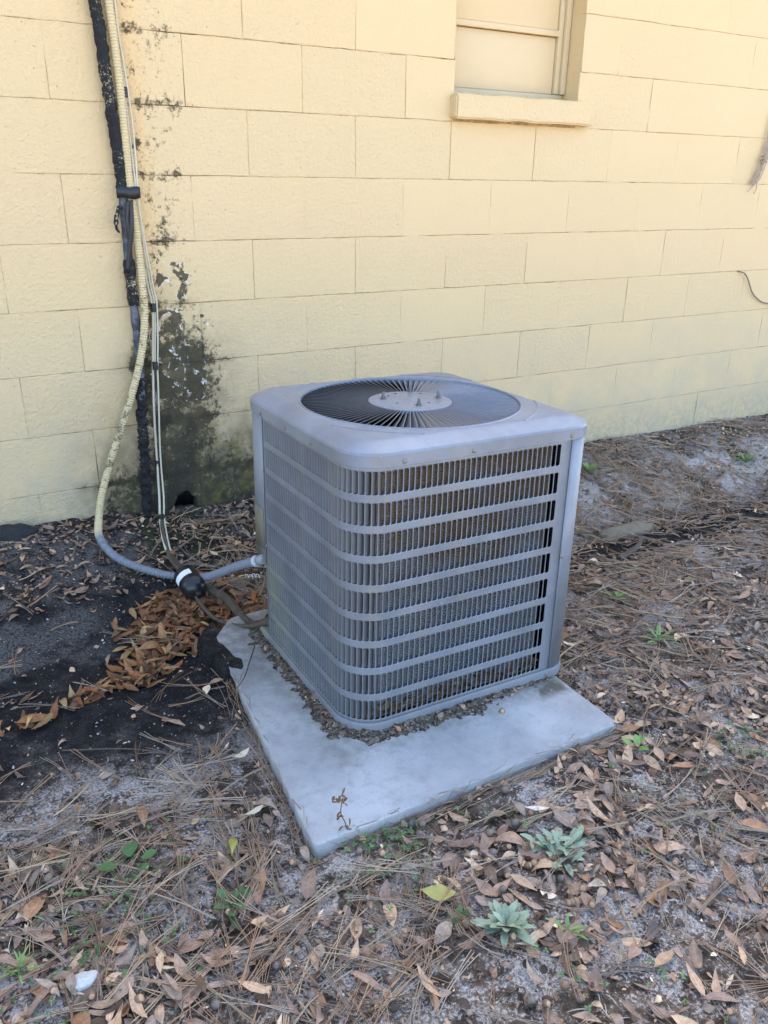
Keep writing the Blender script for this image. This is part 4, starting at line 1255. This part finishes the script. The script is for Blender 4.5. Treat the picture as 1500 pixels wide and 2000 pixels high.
# --- pine needles
def needles(name, label, n, dens, xr, yr, seed, lift, cols):
    g_ = np.random.default_rng(seed)
    xy = place(n, xr, yr, dens, seed)
    n = len(xy)
    k3 = 3
    base = np.repeat(xy, k3, 0)
    yw = np.repeat(g_.uniform(0, np.pi, n)+.0, k3)+g_.normal(0, .09, n*k3)
    Lh = np.repeat(g_.uniform(.08, .19, n), k3)*g_.uniform(.85, 1, n*k3)
    cv = np.repeat(g_.normal(0, .18, n), k3)+g_.normal(0, .06, n*k3)
    tl = np.repeat(g_.normal(0, .035, n), k3)
    N_ = n*k3; SEG = 5
    t = np.linspace(0, 1, SEG)
    X = t[None]*Lh[:, None]; Y = cv[:, None]*Lh[:, None]*(t[None]**2)
    cx_ = base[:, :1]+X*np.cos(yw)[:, None]-Y*np.sin(yw)[:, None]-.5*(Lh*np.cos(yw))[:, None]
    cy_ = base[:, 1:]+X*np.sin(yw)[:, None]+Y*np.cos(yw)[:, None]-.5*(Lh*np.sin(yw))[:, None]
    gz = gh(cx_, cy_)
    gz = np.where(inpad(cx_, cy_), np.maximum(gz, padz(cx_, cy_)), gz)
    cy_ = np.minimum(cy_, -.006)
    fr = (fbm(cx_*9, cy_*9, 2, 3)-.5)*.02
    cz_ = gz+np.maximum(fr, -.002)+np.repeat(g_.uniform(lift[0], lift[1], n), k3)[:, None]+tl[:, None]*X
    cz_ = np.maximum(cz_, gz+.002+np.maximum(fr, -.004))
    rr = .00078
    V = np.zeros((N_, SEG, 3, 3))
    nxv = -np.sin(yw)[:, None]; nyv = np.cos(yw)[:, None]
    for j, (a, b) in enumerate(((-1, 0), (1, 0), (0, 1.3))):
        V[:, :, j, 0] = cx_+nxv*rr*a; V[:, :, j, 1] = cy_+nyv*rr*a; V[:, :, j, 2] = cz_+rr*b
    fc = []
    for i in range(SEG-1):
        for j in range(3): fc.append((i*3+j, i*3+(j+1) % 3, (i+1)*3+(j+1) % 3, (i+1)*3+j))
    fc = np.array(fc)
    Fc = (fc[None]+(np.arange(N_)*SEG*3)[:, None, None]).reshape(-1, 4)
    cc_ = np.array(cols)[g_.choice(len(cols), n)]*g_.uniform(.7, 1.2, (n, 1)); cc_ = np.repeat(cc_, k3, 0)
    ca = np.concatenate([np.repeat(cc_[:, None], SEG*3, 1), np.ones((N_, SEG*3, 1))], 2)
    o = obj(name, fast_mesh(name, V.reshape(-1, 3), Fc, ca.reshape(-1, 4)), M_NEED)
    tag(o, label, 'pine needles', kind='stuff'); return o
k = NM('pine_needle', .6, .35); c, a = k.attr('col'); M_NEED = k.out(c)
NC = [(.38, .23, .13), (.29, .175, .10), (.46, .33, .20), (.25, .18, .13), (.38, .29, .21)]
def nd(x, y):
    n = fbm(x*2.6+5, y*2.6, 4, 91)
    d = (.20+.9*ss(.42, .64, n))*(1-.7*ss(-.55, -.40, y)*ss(.1, -.2, x))
    d = d*np.where(x > .05, 1.25, 1)*(1-.35*ss(-.9, -1.1, x)*ss(-1.5, -1.7, y))
    d = d*(1-.90*wetmask(x, y))*(1-.72*np.exp(-((y+.84)/.11)**2)*ss(.3, .6, x))
    return np.clip(d, 0, 1)*offpad(x, y, .07)*(y < -.05)
needles('pine_needles', 'brown pine needles strewn over the leaves and soil', 7000, nd, (-1.6, 3.1), (-2.7, -.05), 401, (.003, .022), NC)

# needles swept against the two visible edges of the slab
def edge_needles(P0, P1, n, seed):
    g_ = np.random.default_rng(seed); V = []; Fc = []; cl = []
    P0 = np.array(P0); P1 = np.array(P1); d = (P1-P0)/np.linalg.norm(P1-P0); nn = np.array([d[1], -d[0]])
    for i in range(n):
        t = g_.uniform(.02, .98); c_ = P0+(P1-P0)*t+nn*abs(g_.normal(.012, .012)); a = g_.normal(0, .13)
        dd = d*math.cos(a)+nn*math.sin(a); Lh = g_.uniform(.09, .19); cv = g_.normal(0, .10)
        k = len(V); side = np.array([-dd[1], dd[0]])
        zb_ = g_.uniform(-.004, .008)
        for q in np.linspace(-.5, .5, 5):
            p = c_+dd*Lh*q+side*cv*Lh*q*q
            z = float(gh(p[0], p[1]))+zb_+.004
            if inpad(p[0], p[1]): z = max(z, padz(p[0], p[1])+.001)
            for (a_, b_) in ((-1, 0), (1, 0), (0, 1.3)): V.append((p[0]+side[0]*.00062*a_, p[1]+side[1]*.00062*a_, z+.00062*b_))
        for m_ in range(4):
            for j in range(3): Fc.append((k+m_*3+j, k+m_*3+(j+1) % 3, k+m_*3+3+(j+1) % 3, k+m_*3+3+j))
        cl += [(*(np.array(NC[g_.integers(5)])*g_.uniform(.6, 1.15)), 1)]*15
    return np.array(V), np.array(Fc), np.array(cl)
A = edge_needles(PAD[0], PAD[1], 110, 1); Bq = edge_needles(PAD[4], PAD[0], 70, 2)
o = obj('edge_needles', fast_mesh('edge_needles', np.vstack([A[0], Bq[0]]), np.vstack([A[1], Bq[1]+len(A[0])]), np.vstack([A[2], Bq[2]])), M_NEED)
tag(o, 'pine needles swept along the edges of the slab', 'pine needles', kind='stuff')

# --- acorns and acorn cups
k = NM('acorn_shell', .45, .4); c = k.mix(k.rnd, (.14, .105, .08), (.075, .068, .062)); M_NUT = k.out(k.mix(k.noise(120, 3), c, k.mix(1., c, (1.6, 1.5, 1.4), 'MULTIPLY')))
M_NUT2 = plain('acorn_brown', (.19, .115, .07), .45, .4, var=.35, scale=120); M_SCAR = plain('acorn_scar', (.46, .29, .17), .7, .2, var=.3, scale=200)
M_CUP = plain('acorn_cup', (.10, .07, .055), .9, .2, var=.4, scale=300, bump=.002)
V, Fc = lathe([(.0022, 0), (.0052, .0003), (.0066, .0025), (.0074, .006), (.0071, .0095), (.005, .0125), (.002, .0142), (.0004, .0155)], 10)
nut_a = mesh('acorn', V, Fc, 60); nut_a.materials.append(M_NUT)
nut_b = mesh('acorn', V, Fc, 60); nut_b.materials.append(M_NUT2); nut_b.materials.append(M_SCAR)
for q in nut_b.polygons:
    if q.center.z < .0011: q.material_index = 1
V, Fc = lathe([(.002, -.001), (.0062, .0008), (.0078, .004), (.008, .0062), (.0068, .0064), (.0058, .004), (.003, .0022), (.0005, .002)], 10)
cup = mesh('acorn_cup', V, Fc, 50); cup.materials.append(M_CUP)
def ad(x, y): return np.clip(ss(-1.40, -1.65, y)*(.3+.9*ss(-.75, -.45, x)*ss(.4, .6, fbm(x*5, y*5, 3, 131))), 0, 1)*offpad(x, y, .012)
pts_ = place(210, (-1.35, .35), (-2.38, -1.40), ad, 501)
for i, (x, y) in enumerate(pts_):
    t = i % 5
    z = float(ground_at(x, y))
    if t in (0, 3):
        o = obj('acorn', nut_a); lab, grp = 'dark grey acorn lying among the leaves in front of the slab', 'dark acorns'
        o.rotation_euler = (random.gauss(1.57, .5), random.gauss(0, .3), random.uniform(0, 6.28)); dz = .011
    elif t in (1, 2):
        o = obj('acorn', nut_b); lab, grp = 'tan acorn with pale round scar lying in front of the slab', 'tan acorns'
        a_ = math.atan2(CAM[1]-y, CAM[0]-x)+random.gauss(0, .8)
        dv = Vector((math.cos(a_), math.sin(a_), random.uniform(.2, 1.1))).normalized()
        o.rotation_euler = (-dv).to_track_quat('Z', 'Y').to_euler(); dz = .016
    else:
        o = obj('acorn_cup', cup); lab, grp = 'empty brown acorn cup lying in front of the slab', 'acorn cups'
        o.rotation_euler = (random.gauss(0, .7), random.gauss(0, .7), 0); dz = .010
    o.location = (float(x), float(y), z+dz); s = random.uniform(.85, 1.15); o.scale = (s, s, s)
    tag(o, lab, 'acorn' if t != 4 else 'acorn cup', grp)
for (x, y, on) in ((-.165, -1.505, 'lone tan acorn sitting on the slab by the dirt crust'),):
    o = obj('acorn', nut_b); o.location = (x, y, padz(x, y)+.006); dv = Vector((-.5, -.7, .6)); o.rotation_euler = (-dv).to_track_quat('Z', 'Y').to_euler(); tag(o, on, 'acorn')

# --- plants
def leaf_part(name, par, l_, w_, mat, base, azim, elev, droop=.6, cup_=.25, blunt=.75):
    V = []; Fc = []; n = 8
    for i in range(n):
        t = i/(n-1)
        wv = w_/2*(math.sin(math.pi*min(1, t**(1/blunt)*.93+.03))**.8 if t > 0 else .12)
        wv = max(wv, w_*.10*(1-t))
        e = elev-droop*t; rr = l_*t
        cxp = rr*math.cos(elev-droop*t*.5); czp = rr*math.sin(elev-droop*t*.5)
        for sgn in (-1, 0, 1):
            V.append((cxp-abs(sgn)*wv*cup_*math.sin(e)*.5, sgn*wv, czp+abs(sgn)*wv*cup_*math.cos(e)))
    for i in range(n-1):
        for j in range(2): Fc.append((i*3+j, (i+1)*3+j, (i+1)*3+j+1, i*3+j+1))
    me = mesh(name, V, Fc)
    for q in me.polygons: q.use_smooth = True
    o = obj(name, me, mat, par)
    o.location = base; o.rotation_euler = (random.gauss(0, .12), 0, azim)
    return o
def plant_mat(name, a, b, vein=1.15):
    k = NM(name, .55, .35)
    n = k.noise(60, 4, .6); c = k.mix(k.m('MULTIPLY', k.rnd, 1.), a, b)
    c = k.mix(k.mul(n, .4), c, tuple(q*.6 for q in a))
    return k.out(c, nor=k.bump(k.noise(300, 3), .001))
M_GREY = plant_mat('woolly_leaf', (.21, .265, .165), (.31, .37, .25)); M_GREEN = plant_mat('green_leaf', (.05, .105, .035), (.085, .155, .05)); M_LIGHT = plant_mat('light_leaf', (.15, .26, .06), (.22, .33, .10))
M_YELLOW = plain('yellowing_leaf', (.26, .24, .06), .5, .4, var=.35, scale=60)
def rosette(name, x, y, n, l_, w_, mat, label, cat, e0=.25, e1=1.1, droop=.7, seed=0, jit=.003):
    random.seed(seed)
    p = empty(name, (x, y, float(ground_at(x, y))+.004))
    tag(p, label, cat)
    for i in range(n):
        t = i/max(1, n-1)
        leaf_part('leaf', p, l_*(1-.45*t)*random.uniform(.85, 1.1), w_*(1-.25*t)*random.uniform(.85, 1.15), mat, (random.gauss(0, jit), random.gauss(0, jit), .002+.006*t), i*2.4+random.gauss(0, .2), e0+(e1-e0)*t+random.gauss(0, .08), droop)
    return p
rosette('rosette_plant', -.540, -2.012, 26, .064, .0165, M_GREY, 'grey-green woolly rosette weed, the nearer of two, open and flat', 'weed', .30, 1.1, .55, 21)
p = rosette('rosette_plant', -.334, -1.925, 28, .056, .0145, M_GREY, 'bushier grey-green woolly weed nearer the slab, with crowded leaves', 'weed', .20, 1.15, .75, 22, .013)
random.seed(23)
for i in range(14): leaf_part('leaf', p, random.uniform(.03, .045), .013, M_GREY, (random.gauss(-.005, .022), random.gauss(.012, .018), .012), random.uniform(0, 6.28), random.uniform(.5, 1.2), .9)
rosette('green_weed', -.955, -1.728, 9, .055, .017, M_GREEN, 'dark green weed with pointed leaves in the left foreground', 'weed', .2, .9, .5, 24)
random.seed(25)
p = empty('round_leaf_seedling', (-1.09, -1.545, float(ground_at(-1.09, -1.545))+.012)); tag(p, 'seedling with broad round green leaves left of the slab corner', 'weed')
for (dx, dy, a, l_, w_) in ((0, .012, 1.2, .034, .031), (-.028, -.004, 2.9, .034, .030), (.02, -.006, .1, .030, .020), (.012, -.018, -1.1, .024, .018)): leaf_part('leaf', p, l_, w_, M_GREEN, (dx, dy, .004), a, .35, .4, .2, 1.)
rosette('green_weed', .05, -1.747, 5, .046, .020, M_LIGHT, 'small bright green weed just right of the slab corner', 'weed', .35, .9, .3, 26)
rosette('green_weed', 1.252, -.274, 12, .075, .014, M_LIGHT, 'light green tuft growing behind the unit near the wall', 'weed', .5, 1.2, .4, 27)
rosette('green_weed', 2.15, -.412, 14, .085, .014, M_LIGHT, 'light green weed in the sand near the right edge', 'weed', .35, 1.0, .4, 28)
rosette('green_weed', .473, -1.423, 9, .085, .008, M_LIGHT, 'small tuft of yellow-green grass right of the unit', 'weed', .35, 1.1, .5, 29)
rosette('green_weed', .56, -1.16, 6, .05, .014, M_LIGHT, 'pale green seedling in the needles right of the unit', 'weed', .4, 1.0, .4, 30)
rosette('green_weed', -.60, -1.955, 7, .035, .010, M_GREEN, 'tiny green weed beside the yellow leaf', 'weed', .4, 1.1, .4, 31)
rosette('green_weed', -.445, -2.07, 9, .042, .006, M_LIGHT, 'small spiky grass tuft right of the nearer rosette weed', 'weed', .4, 1.2, .4, 32)
rosette('green_weed', -1.31, -1.69, 16, .05, .004, M_LIGHT, 'fine yellow-green grass tuft at the left edge', 'weed', .5, 1.3, .5, 33)
# bleached dry grass tuft in the lower left
M_STRAW = plain('straw', (.36, .32, .25), .7, .2)
rosette('dry_grass', -1.245, -1.615, 16, .06, .0022, M_STRAW, 'bleached dry grass tuft in the left foreground', 'grass tuft', .25, .9, 1.3, 34, .022)
rosette('dry_grass', -.50, -2.20, 8, .045, .002, M_STRAW, 'bleached dry grass tuft at the bottom right', 'grass tuft', .25, .9, 1.3, 35, .018)
# green-yellow fallen leaf and pale leaves by the slab
def special(x, y, l_, w_, mat, rz, lab):
    o = empty('x'); bpy.data.objects.remove(o)
    V = leaf_batch(1, np.array([l_]), np.array([w_]), int(1000*abs(x)), .5)[0]; V[:, 2] -= V[:, 2].min()*.6
    me = fast_mesh('fallen_leaf', V, LF_F, np.c_[np.repeat(np.array([mat if isinstance(mat, tuple) else (.5, .44, .33)]), NL*3, 0), EDGE])
    me.materials.append(M_LEAF if isinstance(mat, tuple) else mat)
    o = obj('fallen_leaf', me); o.location = (x, y, float(ground_at(x, y))+.022); o.rotation_euler = (.1, .05, rz); tag(o, lab, 'leaf')
special(-.607, -1.894, .066, .034, M_YELLOW, -.55, 'broad yellow-green fallen leaf in front of the slab')
special(-.792, -1.337, .050, .017, (.62, .52, .36), .3, 'cream-coloured fallen leaf beside the left edge of the slab')
special(-.835, -1.535, .048, .015, (.55, .46, .33), .2, 'pale tan fallen leaf left of the slab corner')
special(-1.04, -1.44, .062, .024, (.30, .17, .09), 1.4, 'upright reddish-brown leaf left of the slab')
special(-.905, -1.60, .050, .018, (.34, .31, .06), 1.2, 'narrow yellow-green fallen leaf left of the slab corner')
special(-.30, -1.805, .055, .013, (.66, .58, .45), -.5, 'curled cream leaf behind the bushy rosette weed')
# dead weed stalk at the slab edge
st = empty('dead_weed', (-.695, -1.672, .03)); tag(st, 'dried brown weed stalk standing at the front edge of the slab', 'weed')
M_DRY = plain('dry_stalk', (.16, .085, .045), .8, .2, var=.4)
P = crspline([(0, 0, -.01), (.006, -.002, .03), (-.004, 0, .065), (.0, .002, .10)], 6); obj('stem', tube(P, np.linspace(.0016, .0008, len(P)), 5), M_DRY, st)
random.seed(40)
for i in range(26):
    t = random.choice((.25, .3, .35, .6, .8, .95, 1, 1)); q = P[int(t*(len(P)-1))]
    leaf_part('dry_leaf', st, random.uniform(.009, .02), random.uniform(.004, .008), M_DRY, tuple(q+np.array([random.gauss(0, .006 if t > .5 else .012), random.gauss(0, .006), 0])), random.uniform(0, 6.28), random.uniform(-.4, 1.2), random.uniform(.2, 1.5))
# white stone
bm = bmesh.new(); bmesh.ops.create_icosphere(bm, subdivisions=3, radius=.019)
for v in bm.verts:
    d = fbm(np.array([v.co.x*55+9]), np.array([v.co.y*55+v.co.z*40]), 3, 51)[0]
    v.co *= .62+.75*d; v.co.z *= .75; v.co.x *= 1.15
me = bpy.data.meshes.new('stone'); bm.to_mesh(me); bm.free(); smooth_angle(me, 30)
o = obj('stone', me, plain('white_stone', (.50, .49, .46), .85, .2, var=.12, scale=90, bump=.003)); o.location = (-1.217, -1.766, float(ground_at(-1.217, -1.766))+.012)
tag(o, 'white lumpy stone in the lower left corner', 'stone')

def stone(x, y, sx, sy, sz, col, lab, sink, seed):
    bm = bmesh.new(); bmesh.ops.create_icosphere(bm, subdivisions=3, radius=1)
    for v in bm.verts:
        d = fbm(np.array([v.co.x*1.6+seed]), np.array([v.co.y*1.6+v.co.z*1.3+seed]), 3, seed)[0]
        v.co = Vector((v.co.x*sx, v.co.y*sy, v.co.z*sz))*(.7+.6*d)
    me = bpy.data.meshes.new('stone'); bm.to_mesh(me); bm.free(); smooth_angle(me, 35)
    o = obj('stone', me, plain('stone_skin', col, .9, .2, var=.4, scale=50, bump=.004)); o.location = (x, y, float(gh(x, y))+sink); tag(o, lab, 'stone')
stone(-1.115, -.055, .075, .05, .05, (.035, .035, .035), 'dark rounded stone at the foot of the wall, left edge', .0, 3)
stone(1.08, -.70, .15, .045, .03, (.20, .165, .115), 'flat tan stone half sunk in the dark soil right of the unit', .004, 5)
stone(1.02, -.30, .10, .04, .02, (.40, .35, .28), 'flat pale stone in the sand by the wall', .004, 8)
# clover and tiny seedlings as ground cover
def clover_d(x, y):
    n = fbm(x*6, y*6, 3, 151)
    a = np.exp(-((x+.50)/.14)**2-((y+1.80)/.07)**2)*1.2+np.exp(-((x+.62)/.10)**2-((y+1.72)/.05)**2)+.9*np.exp(-((x+.42)/.06)**2-((y+2.22)/.07)**2)+.8*np.exp(-((x-.29)/.06)**2-((y+1.86)/.06)**2)
    b = np.exp(-((x+1.13)/.13)**2-((y+1.60)/.12)**2)*.7+.5*np.exp(-((x+1.2)/.1)**2-((y+1.75)/.05)**2)
    return np.clip((a+b)*ss(.42, .6, n)+.05*ss(.55, .65, n)*ss(-1.5, -1.65, y), 0, 1)*offpad(x, y, .01)
xy = place(400, (-1.35, .4), (-2.4, -1.45), clover_d, 601)
xy = np.repeat(xy, 3, 0); n = len(xy); g_ = np.random.default_rng(9)
a_ = np.tile(np.array([0, 2.09, 4.19]), n//3)+np.repeat(g_.uniform(0, 6, n//3), 3)
sz_ = np.repeat(g_.uniform(.004, .0085, n//3), 3)
xy = xy+np.stack([np.cos(a_), np.sin(a_)], 1)*sz_[:, None]*.55
cols = np.repeat(np.array([(.06, .105, .035), (.08, .14, .045), (.11, .18, .07)])[g_.integers(0, 3, n//3)], 3, 0)
o = obj('clover', join_leaves('clover', xy, sz_, sz_*.95, cols, 205, np.repeat(g_.uniform(.008, .018, n//3), 3), .25, .6), M_LEAF)
tag(o, 'small green clover and seedlings scattered on bare soil in front of the slab', 'ground cover', kind='stuff')

# twigs
M_TWIG = plain('twig', (.10, .075, .06), .85, .2, var=.4)
def twig(pts, r0, lab):
    P = np.array([(x, y, float(ground_at(x, y))+z) for x, y, z in pts]); P, _ = resample(crspline(P, 6), .008)
    tag(obj('twig', tube(P, np.linspace(r0, r0*.6, len(P)), 6), M_TWIG), lab, 'twig')
twig([(-.60, -.93, .012), (-.65, -1.02, .02), (-.70, -1.10, .02), (-.78, -1.14, .014)], .0022, 'thin dark twig lying across the left edge of the slab')
twig([(.80, -.93, .01), (.92, -.90, .03), (1.0, -.84, .035), (1.05, -.83, .02)], .012, 'short mossy stick right of the unit in the dark soil')
twig([(.62, -.62, .01), (.80, -.64, .012), (.98, -.66, .015)], .003, 'thin pale twig on the ground behind the unit')
twig([(-1.15, -1.12, .006), (-1.0, -1.20, .01), (-.85, -1.32, .01), (-.80, -1.30, .01)], .002, 'thin twig on the black soil left of the slab')
